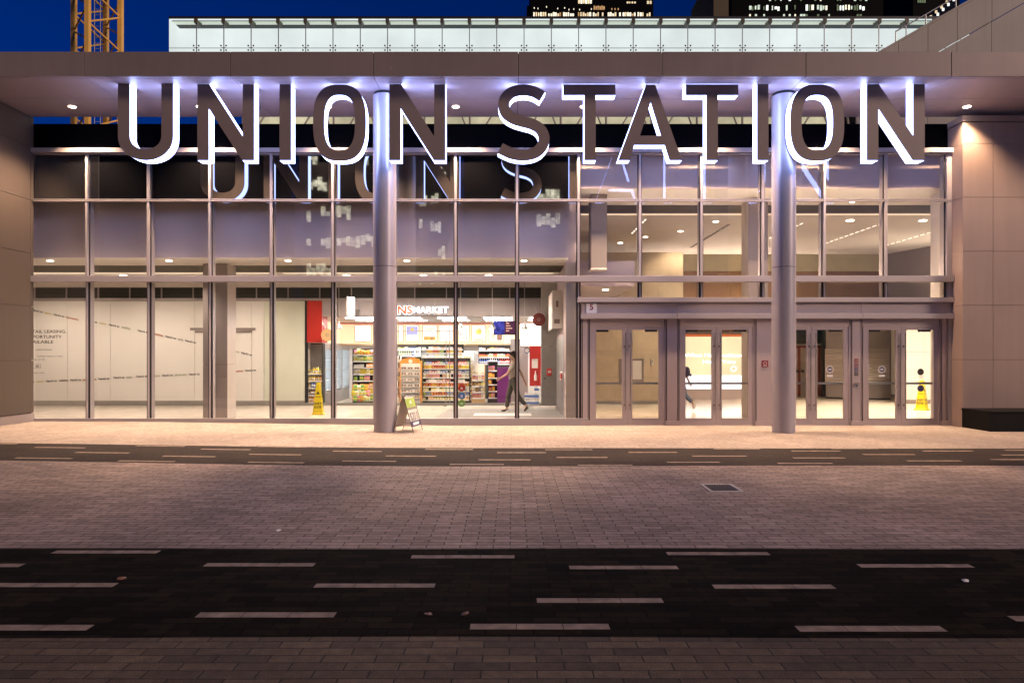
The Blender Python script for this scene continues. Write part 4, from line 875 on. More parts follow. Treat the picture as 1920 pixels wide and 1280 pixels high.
rack('tall wall shelf of cigarettes and bottles behind the stands', 746, 868, 25.6, [1.38, 1.60, 1.82], ['carton', 'bottle'], [['yellow', 'white', 'orange'], ['white', 'blue', 'pale green'], ['yellow', 'white', 'blue']], 'on the wall shelf behind the stands', .085, depth=.2, back='black', m='grille', s=1.1)
rack('wall shelf of white bottles and cups under the poster row', 898, 956, 25.6, [1.30, 1.55, 1.80], ['bottle', 'can', 'carton'], [['blue', 'white', 'red'], ['white', 'red'], ['brown', 'white', 'yellow']], 'on the wall shelf left of the walking man', .075, depth=.2, back='black', m='grille', s=1.1)
rack('low white shelf of papers and bottles right of the mullion', 868, 886, 23.8, [.15, .42, .70, .98, 1.25, 1.50], ['carton', 'bottle', 'snack_bag'], [['white', 'red'], ['green', 'yellow'], ['blue', 'red'], ['white', 'yellow'], ['pale green', 'white'], ['white']], 'on the low white shelf', .10, m='white', back='white')
rack('pale spinner stand of small snack packs left of the purple board', 885, 908, 22.5, [.22, .42, .62, .82, 1.0], ['snack_bag'], [['brown', 'pink', 'white'], ['red', 'brown', 'white'], ['brown', 'pale green']], 'on the pale spinner stand', .10, m='wood', back='panel', top=1.36, s=.95)
rack('peg rack of orange sweet bags beside the purple board', 915.5, 932, 22.6, [.22, .44, .66, .88, 1.12], ['snack_bag'], [['orange', 'pink'], ['green', 'red', 'orange'], ['yellow', 'orange'], ['orange'], ['pale green', 'pink']], 'on the peg rack beside the purple board', .10, top=1.42, back='joint')
rack('black peg wall of small bright packets behind the sunglasses stand', 790, 868, 24.6, [1.42, 1.56, 1.70, 1.84], ['snack_bag', 'carton'], [A_, ['yellow', 'pale green', 'white'], A_, ['orange', 'red', 'white']], 'on the black peg wall', .08, depth=.16, s=.9, top=2.0)
rack('low black magazine shelf between the mullion and the pale spinner stand', 869, 884, 23.2, [.12, .30, .48, .66], ['carton'], [['red', 'white'], ['blue', 'yellow'], ['green', 'white'], ['pink', 'yellow']], 'on the low magazine shelf', .085, depth=.2)
rack('narrow shelf of red and yellow packets left of the sunglasses stand', 746, 750, 22.9, [.2, .5, .8, 1.1, 1.4], ['carton'], [['red', 'yellow', 'orange']], 'on the narrow shelf by the stand', .06, depth=.25, m='white')
for k in range(26):
    px_k, z_k = 664 + 3.2 * (k % 9) + random.uniform(-.6, .6), .08 + .17 * (k // 9)
    good('snack_bag', random.choice(['pink', 'orange', 'pale green', 'yellow', 'green', 'white']), X(px_k, 23.0), 23.0 - DF - .04 * (k % 2), z_k, 'soft bright bag heaped on the floor against the gondola', 'bags heaped against the gondola', 1.55)
# sunglasses stand
t = thing('sunglasses_stand', 'orange topped stand with rows of sunglasses left of the black shelves', 'display stand', (X(768, 22.7), 6.7, 0))
x0, x1, y0_ = X(751, 22.7), X(788, 22.7), 6.7
mb = MB(); mb.box(x0, x1, y0_ + .04, y0_ + .3, .10, 1.36, 0); mb.box(x0, x1, y0_, y0_ + .3, .01, .098, 1); mb.build('case', ['panel', 'white'], t)
mb = MB(); mb.box(x0 - .03, x0, y0_, y0_ + .3, .05, 1.45); mb.build('side_panel', 'p_orange', t); mb = MB(); mb.box(x1, x1 + .03, y0_, y0_ + .3, .05, 1.45); mb.build('side_panel', 'p_orange', t)
mb = MB(); mb.prism([[(x0 + .02, 1.37), (x1 - .02, 1.37), (x1 - .02, 1.5), ((x0 + x1) / 2 + .1, 1.56), ((x0 + x1) / 2 - .1, 1.56), (x0 + .02, 1.5)]], y0_ + .02, y0_ + .06, 0); mb.disc(((x0 + x1) / 2, 1.44), .07, y0_ + .018, mi=1); mb.build('header_board', ['p_orange', 'white'], t)
mb = MB()
for k in range(6): mb.box(x0 + .01, x1 - .01, y0_ - .02, y0_ + .039, .2 + k * .19, .214 + k * .19)
mb.build('rails', 'white', t)
sgp = None
for r in range(6):
    for c in range(3):
        x = x0 + .11 + c * (x1 - x0 - .22) / 2; z = .26 + r * .19
        if sgp is None:
            mb = MB()
            for s_ in (-1, 1): mb.add([(s_ * .042 + .038 * math.cos(q * .628), -.01, .034 * math.sin(q * .628)) for q in range(10)], [tuple(range(10))], 0)
            mb.box(-.072, .072, -.014, -.004, .016, .026, 1); mb.box(-.072, -.066, -.004, .05, .016, .024, 1); mb.box(.066, .072, -.004, .05, .016, .024, 1)
            sgp = mb.build('sunglasses', ['p_brown', 'black'], recalc=False); o = sgp
        else: o = sgp.copy(); col.objects.link(o)
        o.location = (x, y0_ - .02, z); tag(o, 'pair of brown sunglasses on the orange topped stand', 'sunglasses', 'sunglasses on the stand')
t = thing('purple_board', 'tall plain purple advertising board behind the walking man', 'board', (X(945, 22.4), 6.4, 0))
mb = MB(); mb.box(X(932.5, 22.4), X(958, 22.4), 6.4, 6.47, .03, Z(688, 22.4)); mb.build('board', 'purple', t, bevel=.006)
mb = MB(); mb.box(X(934, 22.4), X(956.5, 22.4), 6.3, 6.56, .005, .028); mb.build('foot', 'steel', t)
t = thing('service_door', 'grey brown flush door at the right end of the shop', 'door', (X(973, 24), 8, 0))
mb = MB(); mb.box(X(957, 24), X(990, 24), 8, 8.06, .005, 2.2); mb.build('leaf', 'taupe', t); mb = MB(); mb.box(X(961, 24), X(963, 24), 7.95, 7.999, .98, 1.1); mb.build('handle', 'chrome', t)
t = thing('red_drinks_panel', 'red drinks fridge panel with a white notice at the right end', 'fridge', (X(1004, 23), 7, 0))
mb = MB(); mb.box(X(993, 23), X(1014, 23), 7.0, 7.1, .6, Z(649, 23)); mb.build('panel', 'red', t)
mb = MB(); mb.box(X(997, 23), X(1008.5, 23), 6.99, 6.999, Z(690, 23), Z(672.5, 23)); mb.build('notice', 'white', t)
mb = MB(); mb.lathe((X(1004, 23), 6.96, Z(713, 23)), [(.045, 0), (.05, .08), (.05, .16), (.02, .24), (.02, .32)], 12); mb.build('bottle_picture', 'white', t)
mb = MB(); mb.disc((X(988, 22.9), Z(656.5, 22.9)), .10, 6.9, mi=0); mb.ring((X(988, 22.9), Z(656.5, 22.9)), .075, .10, 6.897, mi=1); mb.box(X(988, 22.9) - .005, X(988, 22.9) + .005, 6.9, 6.99, Z(656.5, 22.9) - .02, Z(656.5, 22.9) + .02, 1); mb.build('round_badge', ['white', 'navy'], t)
wp = None
for k, (px, z) in enumerate(((981, .01), (989, .01), (997, .01), (1005.5, .01), (988, .23), (997, .23), (1005.5, .23), (1006, .45))):
    mb = MB()
    for i in range(3):
        for j in range(2): mb.lathe((-.05 + i * .05, -.03 + j * .06, 0), [(.024, 0), (.026, .15), (.010, .19), (.010, .21)], 7, 0)
    mb.box(-.078, .078, -.058, -.057, .05, .12, 1)
    if wp is None: wp = mb.build('water_pack', ['clear_plastic' if False else 'white', 'p_blue']); o = wp
    else: o = wp.copy(); col.objects.link(o)
    o.location = (X(px, 22.2), 6.1, z); o.scale = (1.0, 1, 1); tag(o, 'shrink wrapped pack of water bottles stacked by the red panel', 'water bottles', 'water packs stacked by the red panel')
# frameless sliding gate
t = thing('glass_gate', 'frameless sliding glass gate with a steel top rail before the shop', 'gate', (X(800, 21.8), 5.8, 0))
d = 21.8; mb = MB(); mb.box(X(745, d), X(848, d), 5.78, 5.82, Z(621.5, d), Z(619.8, d)); mb.build('top_rail', 'steel', t)
for px in (836.5, 843):
    mb = MB(); mb.bar((X(px, d), 5.8, .03), (X(px, d), 5.8, Z(621.5, d)), .012, 8); mb.build('post', 'chrome', t)
mb = MB(); mb.box(X(832, d), X(838, d), 5.76, 5.84, .004, .12); mb.build('floor_guide', 'steel', t)
mb = MB(); mb.add([(X(745, d), 5.8, .05), (X(836, d), 5.8, .05), (X(836, d), 5.8, 2.4), (X(745, d), 5.8, 2.4)], [(0, 1, 2, 3)]); mb.build('glass_pane', 'clear', t, recalc=False)
for py, m_, nm in ((726.5, 'red', 'red'), (741, 'p_blue', 'blue'), (755, 'p_green', 'green')):
    x, z = X(866.5, 16.4), Z(py, 16.4); mb = MB(); mb.lathe((0, 0, 0), [(.085, -.002), (.085, .002)], 24, 0); mb.xf(Matrix.Translation((x, .25, z)) @ Matrix.Rotation(R(90), 4, 'X')); text(mb, 'n', .075, x, .246, z - .035, 1, align='c', bold=.03)
    tag(mb.build('round_sticker', [m_, 'text_white'], recalc=False), nm + ' round sticker with a white letter n behind the glass front', 'sticker', 'round stickers behind the glass')
# matting
mb = MB(); ya, yb = GD(787) - DF, GD(766.5) - DF
mb.add([(X(810, GD(787)), ya, .006), (1.36, ya, .006), (1.36, yb, .006), (X(842, GD(766.5)), yb, .006)], [(0, 1, 2, 3)]); tag(mb.build('entrance_mat', 'mat_rug'), 'grey entrance matting on the floor where the man walks', 'mat')
mb = MB(); ya, yb = GD(779.5) - DF, GD(775) - DF; mb.box(X(889, GD(777)), X(996, GD(777)), ya, yb, .007, .0085); tag(mb.build('floor_sticker', 'rug_light'), 'pale worn strip stuck across the grey matting', 'floor sticker')

# pier between shop and lobby
t = thing('dividing_wall', 'steel clad wall with red fire alarm between shop and entrance lobby', 'wall', (1.4, 3, 0))
mb = MB(); mb.box(.90, 1.38, 5.0, 5.3, .08, 1.90); mb.box(.90, 1.38, 5.0, 5.3, 1.91, ZC - .004); mb.build('pier', 'steel', t)
mb = MB(); mb.box(1.381, 1.62, 1.3, 6.9, .005, ZC + 2.4); mb.build('wall', 'bulk', t)
mb = MB(); mb.box(1.355, 1.62, 1.24, 1.298, .005, 1.9); mb.box(1.355, 1.62, 1.24, 1.298, 1.905, ZC - .02); mb.build('end_jamb', 'taupe_light', t)
mb = MB(); mb.box(1.36, 1.379, 2.0, 4.9, .02, 2.15); mb.build('steel_lining', 'steel', t)
mb = MB(); mb.box(1.60, 1.66, 1.0, 1.235, .005, ZC); mb.build('edge_fin', 'taupe', t)
t = thing('fire_alarm', 'red fire alarm pull box on the steel pier', 'alarm', (X(1030, 20.95), 4.97, Z(697, 20.95)))
x, z = X(1030, 20.95), Z(697.5, 20.95); mb = MB(); mb.box(x - .075, x + .075, 4.94, 4.999, z - .11, z + .11); mb.build('box', 'p_red', t, bevel=.006); mb = MB(); mb.box(x - .045, x + .045, 4.925, 4.939, z - .02, z + .045); mb.build('handle', 'white', t)
x, z = X(1022, 20.95), Z(709.5, 20.95); mb = MB(); mb.box(x - .04, x + .04, 4.98, 4.999, z - .045, z + .045, 0); mb.disc((x, z), .022, 4.978, mi=1); tag(mb.build('key_switch', ['steel', 'black']), 'small steel key switch below the fire alarm', 'switch')
x, z = X(1056.5, 18.5), Z(705, 18.5); t = thing('call_point', 'white and red alarm call point on the edge of the dividing wall', 'alarm', (x, 2.45, z)); mb = MB(); mb.box(1.30, 1.359, 2.40, 2.58, z - .11, z + .11); mb.build('box', 'white', t); mb = MB(); mb.box(1.296, 1.30, 2.42, 2.56, z - .06, z + .06); mb.box(1.31, 1.35, 2.394, 2.40, z - .07, z + .07); mb.build('red_front', 'p_red', t)
t = thing('wall_sign_box', 'white boxed sign projecting from the dividing wall above the steel lining', 'sign', (1.2, 3.5, 2.4))
mb = MB(); mb.box(1.10, 1.379, 2.6, 4.6, 2.36, 3.40); mb.build('box', 'panel', t, bevel=.01); mb = MB(); mb.box(1.15, 1.30, 2.592, 2.599, 2.5, 2.62, 0); mb.box(1.2, 1.26, 2.592, 2.599, 2.95, 3.12, 0); mb.build('emblem', 'taupe', t)

# ---------------------------------------------------------------- entrance lobby
DA = 23.0; t = thing('stone_wall', 'beige limestone wall block behind the leftmost double door', 'wall', (4.2, 7, 0))
def stone_box(x0, x1, y0_, y1_, z0, z1, name, m, parent, th=None):
    mb = MB(); mb.box(0, x1 - x0, 0, .01, 0, z1 - z0); o = mb.build(name, m, parent)
    return o
mb = MB(); mb.box(1.63, X(1281, DA), 7.0, 9, .10, 5.1); o = mb.build('stone_face', 'stone', t)
for v in o.data.vertices: pass
mb = MB(); mb.box(1.63, X(1281, DA), 6.985, 7.2, .005, .098); mb.build('baseboard', 'steel', t)
# brick texture reads x,y: give the wall materials an x-z mapping
for mm in ('stone',):
    n = M[mm].node_tree; br = [q for q in n.nodes if q.type == 'TEX_BRICK'][0]; tc = [q for q in n.nodes if q.type == 'TEX_COORD'][0]
    sp = n.nodes.new('ShaderNodeSeparateXYZ'); cb = n.nodes.new('ShaderNodeCombineXYZ'); n.links.new(tc.outputs['Object'], sp.inputs[0]); n.links.new(sp.outputs[0], cb.inputs[0]); n.links.new(sp.outputs[2], cb.inputs[1]); n.links.new(cb.outputs[0], br.inputs['Vector'])
DK = 27.5; YK = DK - DF
t = thing('lobby_back_wall', 'olive stone and brown panel wall at the back of the lobby', 'wall', (10, YK, 0))
mb = MB(); mb.box(5.0, 15.2, YK, YK + .1, 5.02, ZL - .002); mb.build('stone_top', 'stone2', t)
mb = MB()
xs = [5.0, 6.9, 8.8, 10.7, 12.6, 15.2]
for a, b in zip(xs, xs[1:]): mb.box(a + .004, b - .004, YK + .01, YK + .1, 2.9, 5.015)
mb.build('brown_panels', 'brown', t)
mb = MB(); mb.box(5.0, 15.2, YK + .02, YK + .1, .005, 2.895); mb.build('lower_panel', 'brown', t)
mb = MB(); mb.box(5.0, 15.2, YK - .02, YK + .05, 2.87, 2.93); mb.build('rail', 'strip_warm' if 'strip_warm' in M else 'ceil', t)
t = thing('lobby_side_wall', 'taupe angled wall on the right side of the lobby', 'wall', (15.5, 8, 0))
mb = MB(); mb.prism([[(14.4, 0), (16.4, 0), (16.4, ZL), (14.4, ZL)]], 0, .1); mb.v = [(14.9 + (15.9 - 14.9) * u, 12.0 - 3.4 * u, z) if s_ == 0 else (15.05 + 1.0 * u, 12.0 - 3.4 * u, z) for (u, s_, z) in [((v[0] - 14.4) / 2, 0 if v[1] < .05 else 1, v[2]) for v in mb.v]]
mb.build('board', 'taupe', t)
mb = MB(); mb.box(16.0, 16.1, .4, 8.6, .005, ZL); mb.build('side_board', 'panel', t)
t = thing('low_ceiling_bay', 'grey lowered ceiling bay inside the entrance above the leftmost doors', 'ceiling bay', (2.8, 3, 3.5))
mb = MB(); mb.box(1.63, X(1190, 18), 2.0, 2.05, 3.46, 4.12); mb.build('front_board', 'bulk', t); mb = MB(); mb.box(1.63, X(1190, 18), 2.051, 6.98, 3.46, 3.52); mb.build('ceiling_board', 'ceil', t)
t = thing('hanging_panel', 'pale lilac grey hanging panel behind the glass above the leftmost doors', 'panel', (2.2, 1.2, 4))
mb = MB(); mb.box(X(1108, 17.2), X(1138, 17.2), 1.2, 1.7, 3.84, ZL - .01); mb.build('board', 'taupe', t); mb = MB(); mb.box(X(1108, 17.2), X(1138, 17.2), 1.195, 1.7, 3.80, 3.838); mb.build('lip', 'ceil', t)
for x, y0_, y1_, lab in ((8.95, 5.0, 9.0, 'dashed ceiling light line in the lobby behind the right round column'), (11.4, 5.0, 9.2, 'dashed ceiling light line in the lobby right of the right round column'), (13.85, 6.2, 9.4, 'dashed ceiling light line at the right edge of the lobby'), (4.0, 4.4, 6.6, 'dashed ceiling light line above the beige limestone wall')):
    t = thing('ceiling_light_line', lab, 'ceiling light', (x, (y0_ + y1_) / 2, ZL), 'ceiling light lines in the lobby'); mb = MB(); y_ = y0_
    while y_ < y1_: mb.box(x - .02, x + .02, y_, y_ + .24, ZL - .006, ZL - .002); y_ += .36
    mb.build('lit_dashes', 'lobby_light', t); mb = MB(); mb.box(x - .03, x + .03, y0_ - .05, y1_ + .05, ZL - .0015, ZL); mb.build('track', 'slat', t)
mb = MB(); y_ = 5.2
while y_ < 9.4: mb.box(6.70, 6.78, y_, y_ + .34, ZL - .02, ZL - .001); y_ += .46
tag(mb.build('ceiling_track', 'slat'), 'dark dashed track in the lobby ceiling left of the tall square column', 'ceiling track')
mb = MB(); mb.box(1.7, 15.9, 3.66, 3.76, ZL - .006, ZL - .001); tag(mb.build('ceiling_light_strip', 'strip_light'), 'long glowing strip standing for the lit band across the lobby ceiling', 'ceiling light')  # glows in place of plain ceiling that only catches light
for k, (px, py) in enumerate(((1276, 433), (1342, 415), (1163, 455), (1210, 444))):
    d = (ZL - EYE) * FPX / (CY - py); x, y_ = X(px, d), d - DF
    t = thing('downlight', 'round downlight in the lobby ceiling ' + ['above the stone block', 'left of the dark dashed track', 'above the lowered bay', 'right of the lowered bay'][k], 'ceiling light', (x, y_, ZL), 'downlights in the lobby')
    mb = MB(); mb.lathe((x, y_, ZL - .012), [(.10, 0), (.10, .012)], 16); mb.build('trim', 'white', t); mb = MB(); mb.lathe((x, y_, ZL - .015), [(.08, 0), (.08, .003)], 16); mb.build('lens', 'spot_disc', t)
    spot('lamp', (x, y_, ZL - .05), 800 if y_ < 6 else 200, 120, (1, .76, .53), .7, .08, t)
x, y_ = 2.6, 3.0; t = thing('downlight', 'round downlight in the lowered grey ceiling bay', 'ceiling light', (x, y_, 3.46)); mb = MB(); mb.lathe((x, y_, 3.448), [(.08, 0), (.08, .011)], 16); mb.build('lens', 'spot_disc', t); spot('lamp', (x, y_, 3.42), 260, 130, (1, .76, .5), .7, .06, t)
for k, (x, y_) in enumerate(((9.0, 2.0), (12.2, 2.0), (12.4, 4.6), (15.0, 4.6), (10.2, 4.6))):  # added lamps that brighten the right side of the lobby floor
    t = thing('downlight', 'added fill downlight in the lobby ceiling over the ' + ['third doors', 'rightmost doors', 'roller shutter kiosk', 'cream panelled wall', 'inner double door'][k], 'ceiling light', (x, y_, ZL), 'added right hand downlights in the lobby')
    mb = MB(); mb.lathe((x, y_, ZL - .015), [(.10, 0), (.10, .014)], 16); mb.build('lens', 'spot_disc', t)
    spot('lamp', (x, y_, ZL - .05), 1900, 100, (1, .77, .55), .7, .08, t)
for xa_, xb_, ya_, yb_, z_, lab in ((1.75, 10.2, .24, .32, 3.44, 'uplight trough added over the double doors to lift the lobby ceiling'), (-11.0, 1.2, .10, .18, 3.44, 'uplight trough added before the left hall to lift its ceiling'), 
        (13.0, 15.9, 7.5, 8.3, 3.52, 'uplight panel added unseen on top of the cream panelled wall'), (5.9, 11.5, 11.15, 11.3, 2.97, 'uplight trough added unseen on the rail of the brown wall')):
    t = thing('fill_uplight', lab, 'light', ((xa_ + xb_) / 2, (ya_ + yb_) / 2, z_), 'added fill lights hidden on ledges'); mb = MB(); mb.box(xa_, xb_, ya_, yb_, z_ - .04, z_); mb.build('trough', 'white', t); mb = MB(); mb.box(xa_ + .01, xb_ - .01, ya_ + .01, yb_ - .01, z_ + .002, z_ + .006); mb.build('lens', 'fill_uplight_soft' if yb_ - ya_ > .2 else 'fill_uplight_hall' if xa_ < 0 else 'fill_uplight', t)  # added unseen emitters that lift the ceilings; no fittings belong there
# things on the stone wall
d = DA - .03; t = thing('framed_notice', 'dark framed notice board on the beige limestone wall', 'notice board', (X(1184, d), d - DF, Z(716, d)))
mb = MB(); mb.box(X(1161, d), X(1207, d), d - DF, d - DF + .028, Z(716, d), Z(672.5, d)); mb.build('frame', 'taupe', t); mb = MB(); mb.box(X(1186, d), X(1203, d), d - DF - .006, d - DF, Z(711, d), Z(676, d)); mb.build('sheet', 'panel', t)
x, z = X(1223, d), Z(679, d); mb = MB(); mb.box(x - .035, x + .035, d - DF - .02, d - DF + .028, z - .09, z + .09, 0); mb.box(x - .02, x + .02, d - DF - .026, d - DF - .021, z + .01, z + .06, 1); tag(mb.build('card_reader', ['white', 'slat']), 'slim white card reader on the beige limestone wall', 'card reader')
# advertising screen
d = 25.4; y_ = d - DF; t = thing('advert_screen', 'huge bright amber advertising screen wall seen through the second doors', 'screen', (X(1338, d), y_, 0))
mb = MB(); mb.box(X(1281.5, d), X(1400, d), y_, y_ + .3, .005, Z(729.5, d)); mb.build('plinth', 'bulk', t)
mb = MB(); mb.box(X(1281, d), X(1400.5, d), y_ + .05, y_ + .3, Z(729.3, d), Z(622, d)); mb.build('case', 'taupe', t)
mb = MB(); mb.box(X(1282, d), X(1284, d), y_ + .02, y_ + .049, Z(703, d), Z(631, d)); mb.box(X(1393.2, d), X(1399, d), y_ + .02, y_ + .049, Z(703, d), Z(631, d)); mb.box(X(1282, d), X(1399, d), y_ + .02, y_ + .049, Z(630.8, d), Z(626.5, d)); mb.build('red_border', 'ad_red', t)
mb = MB(); mb.box(X(1284.2, d), X(1393, d), y_ + .03, y_ + .049, Z(703, d), Z(631, d)); mb.build('amber_picture', 'ad_orange', t)
mb = MB(); mb.box(X(1284.2, d), X(1399, d), y_ + .03, y_ + .049, Z(729, d), Z(703.3, d)); mb.build('white_picture', 'ad_white', t)
mb = MB(); text(mb, 'What Has Business', 6.2 * d / FPX, X(1283, d), y_ + .026, Z(668.5, d), 0, bold=.03, width=112 * d / FPX); text(mb, 'Here You', 6.2 * d / FPX, X(1318, d), y_ + .026, Z(681, d), 0, bold=.03, width=61 * d / FPX); mb.ring((X(1376, d), Z(691, d)), .08, .11, y_ + .026); mb.build('lettering', 'ad_text', t, recalc=False)
mb = MB()
for px in (1320, 1357.5): mb.box(X(px, d) - .006, X(px, d) + .006, y_ + .022, y_ + .0255, Z(729, d), Z(631, d))
mb.box(X(1284.2, d), X(1393, d), y_ + .022, y_ + .0255, Z(696.7, d), Z(696.2, d)); mb.build('screen_joint', 'ad_orange', t)
# dark hall behind the third doors
d = 27.2; y_ = d - DF; t = thing('inner_double_door', 'white framed red brown inner doors in the dark end of the lobby', 'door', (X(1515, d), y_, 0))
mb = MB(); mb.box(X(1488, d), X(1543, d), y_, y_ + .1, 2.02, 2.09); mb.box(X(1540.5, d), X(1543, d), y_, y_ + .1, .005, 2.02); mb.build('door_frame', 'white', t)
mb = MB(); mb.box(X(1488, d), X(1540, d), y_ + .04, y_ + .1, .005, 2.015); mb.build('leaf', 'taupe_light', t)
mb = MB()
for px in (1499, 1537): mb.box(X(px - 2.5, d), X(px + 2.5, d), y_ + .02, y_ + .039, .005, 2.015)
mb.box(X(1488, d), X(1540, d), y_ + .02, y_ + .039, 1.93, 2.015); mb.build('red_post', 'redbrown', t)
mb = MB()
for px in (1496, 1505): mb.bar((X(px, d), y_ - .01, 1.0), (X(px, d), y_ + .04, 1.0), .06, 10)
mb.build('door_handle', 'black', t)
t = thing('dark_screen_wall', 'black wall panel and dark post over the inner doors', 'wall', (X(1520, 27), 11, 2.1)); mb = MB(); mb.box(X(1470, 27), X(1551, 27), 11.0, 11.1, 2.12, 3.6); mb.build('board', 'black', t); mb = MB(); mb.box(X(1543.5, 26.8), X(1553, 26.8), 10.8, 10.98, .005, 3.6); mb.build('post', 'grille', t)
# curved drum with roller shutter
t = thing('shutter_kiosk', 'curved brown kiosk with a closed roller shutter behind the right doors', 'kiosk', (X(1615, 25), 9, 0))
mb = MB(); x0, x1 = X(1553, 25.6), X(1673, 25.0); N = 14
def kp(u): return (x0 + (x1 - x0) * u, 9.8 - .95 * math.sin(math.pi * .5 * u) + .25 * u * u)
for z0, z1, off, mi in ((.005, .06, .01, 1), (.06, .62, 0, 0), (1.88, 3.4, 0, 0)):
    vs = []
    for k in range(N + 1): q = kp(k / N); vs += [(q[0], q[1] + off, z0), (q[0], q[1] + off, z1)]
    mb.add(vs, [(2 * k, 2 * k + 2, 2 * k + 3, 2 * k + 1) for k in range(N)], mi, True)
mb.build('curved_wall', ['taupe', 'black'], t, recalc=False)
mb = MB(); vs = []; zz = [.62 + i * .0525 for i in range(25)]
for i, z in enumerate(zz):
    for k in range(N + 1): q = kp(k / N); vs.append((q[0], q[1] + .06 + (.022 if i % 2 else 0), z))
mb.add(vs, [(i * (N + 1) + k, i * (N + 1) + k + 1, (i + 1) * (N + 1) + k + 1, (i + 1) * (N + 1) + k) for i in range(len(zz) - 1) for k in range(N)]); mb.build('roller_shutter', 'taupe_light', t, recalc=False)
mb = MB(); mb.box(x1 + .01, x1 + .12, 8.9, 9.1, .2, 3.4); mb.build('end_post', 'white', t)
d = 23.0; t = thing('white_panel_wall', 'cream panelled wall behind the rightmost door leaf', 'wall', (X(1740, d), 7, 0)); mb = MB()
for a, b in ((1690, 1733), (1733, 1800), (1800, 1860)):
    mb.box(X(a, d) + .004, X(b, d) - .004, 7, 7.05, .14, 1.75); mb.box(X(a, d) + .004, X(b, d) - .004, 7, 7.05, 1.757, 3.5)
mb.build('wall_panels', 'panel', t); mb = MB(); mb.box(X(1690, d), 16, 7.051, 7.3, .005, 3.5); mb.build('wall_core', 'joint', t); mb = MB(); mb.box(X(1690, d), 16, 6.99, 7.05, .005, .135); mb.build('baseboard', 'taupe', t)
t = thing('inner_pier', 'pale panelled pier just inside the glass at the right end', 'pier', (10.5, .6, 0)); mb = MB(); mb.box(10.36, 10.8, .36, .9, .005, 3.2); mb.box(10.36, 10.8, .36, .9, 3.206, ZL - .1); mb.build('metal_panels', 'taupe_light', t)

# yellow wet floor cones
def cone(px, py, d, lab, rz):
    x, y_ = X(px, d), d - DF; h = .89
    t = thing('wet_floor_cone', lab, 'floor sign', (x, y_, .004), 'yellow wet floor cones')
    def sq(r, z): return [(-r, -r, z), (r, -r, z), (r, r, z), (-r, r, z)]
    mt = Matrix.Translation((x, y_, .004)) @ Matrix.Rotation(rz, 4, 'Z')
    mb = MB(); secs = [(.165, .0), (.165, .03), (.135, .05), (.052, h - .03), (.042, h)]; vs = []
    for r, z in secs: vs += sq(r, z)
    mb.add(vs, [(4 * j + k, 4 * j + (k + 1) % 4, 4 * j + 4 + (k + 1) % 4, 4 * j + 4 + k) for j in range(4) for k in range(4)] + [(16, 17, 18, 19)]); mb.xf(mt); mb.build('body', 'yellow', t, bevel=.008)
    tilt = math.atan2(.135 - .052, h - .08)
    for q in range(4):
        mb = MB(); text(mb, 'WET', .065, 0, 0, .27, 0, align='c', bold=.03); text(mb, 'FLOOR', .06, 0, 0, .18, 0, align='c', bold=.03, width=.19); text(mb, 'CAUTION', .035, 0, 0, .47, 0, align='c', width=.13, bold=.02)
        mb.add([(-.05, 0, .56), (.05, 0, .56), (0, 0, .65)], [(0, 1, 2)])
        fixed = []
        for v in mb.v:
            r = .135 - (v[2] - .05) * (.135 - .052) / (h - .08); fixed.append((v[0], -r - .004, v[2]))
        mb.v = fixed; mb.xf(mt @ Matrix.Rotation(q * math.pi / 2, 4, 'Z')); mb.build('lettering', 'text_black', t, recalc=False)
cone(597, 776, 18.9, 'yellow wet floor cone in the left hall in front of the drink bottles', R(8))
cone(1728.5, 768, 20.4, 'yellow wet floor cone behind the rightmost door leaf', R(38))

# ---------------------------------------------------------------- folding sign on the pavement
na, fa = Vector((-2.29, -1.63, 0)), Vector((-2.18, -1.02, 0)); u = (fa - na); Lh = u.length; u.normalize(); w = Vector((u.y, -u.x, 0)); zb = hgt(-2.25, -1.3)
t = thing('folding_sign', 'small steel folding pavement sign with a green topped price poster beside the round column', 'sign', (-2.235, -1.325, zb))
HT, SP = .745, .228
def ap(a, b, z): return na + u * a + w * b + Vector((0, 0, z + zb))
for s_, nm in ((1, 'front_frame'), (-1, 'back_frame')):
    mb = MB()
    for a in (0, Lh): mb.bar(ap(a, s_ * .012, HT), ap(a, s_ * SP, .0), .009, 8)
    mb.bar(ap(0, s_ * .012, HT), ap(Lh, s_ * .012, HT), .009, 8); mb.bar(ap(0, s_ * SP * .84, HT * .16), ap(Lh, s_ * SP * .84, HT * .16), .007, 8); mb.build(nm, 'slat', t)
mb = MB(); mb.bar(ap(0, -SP * .80, .15), ap(0, SP * .80, .15), .006, 6); mb.bar(ap(Lh, -SP * .80, .15), ap(Lh, SP * .80, .15), .006, 6); mb.build('spreader', 'slat', t)
def face(mb, s_, a0, a1, t0, t1, off, mi):
    n = (w * s_ * HT + Vector((0, 0, SP))).normalized()
    def q(a, tt): return ap(a * Lh, s_ * (.014 + (SP - .014) * tt), HT * (1 - tt)) + n * off
    mb.add([q(a0, t1), q(a1, t1), q(a1, t0), q(a0, t0)], [(0, 1, 2, 3)], mi)
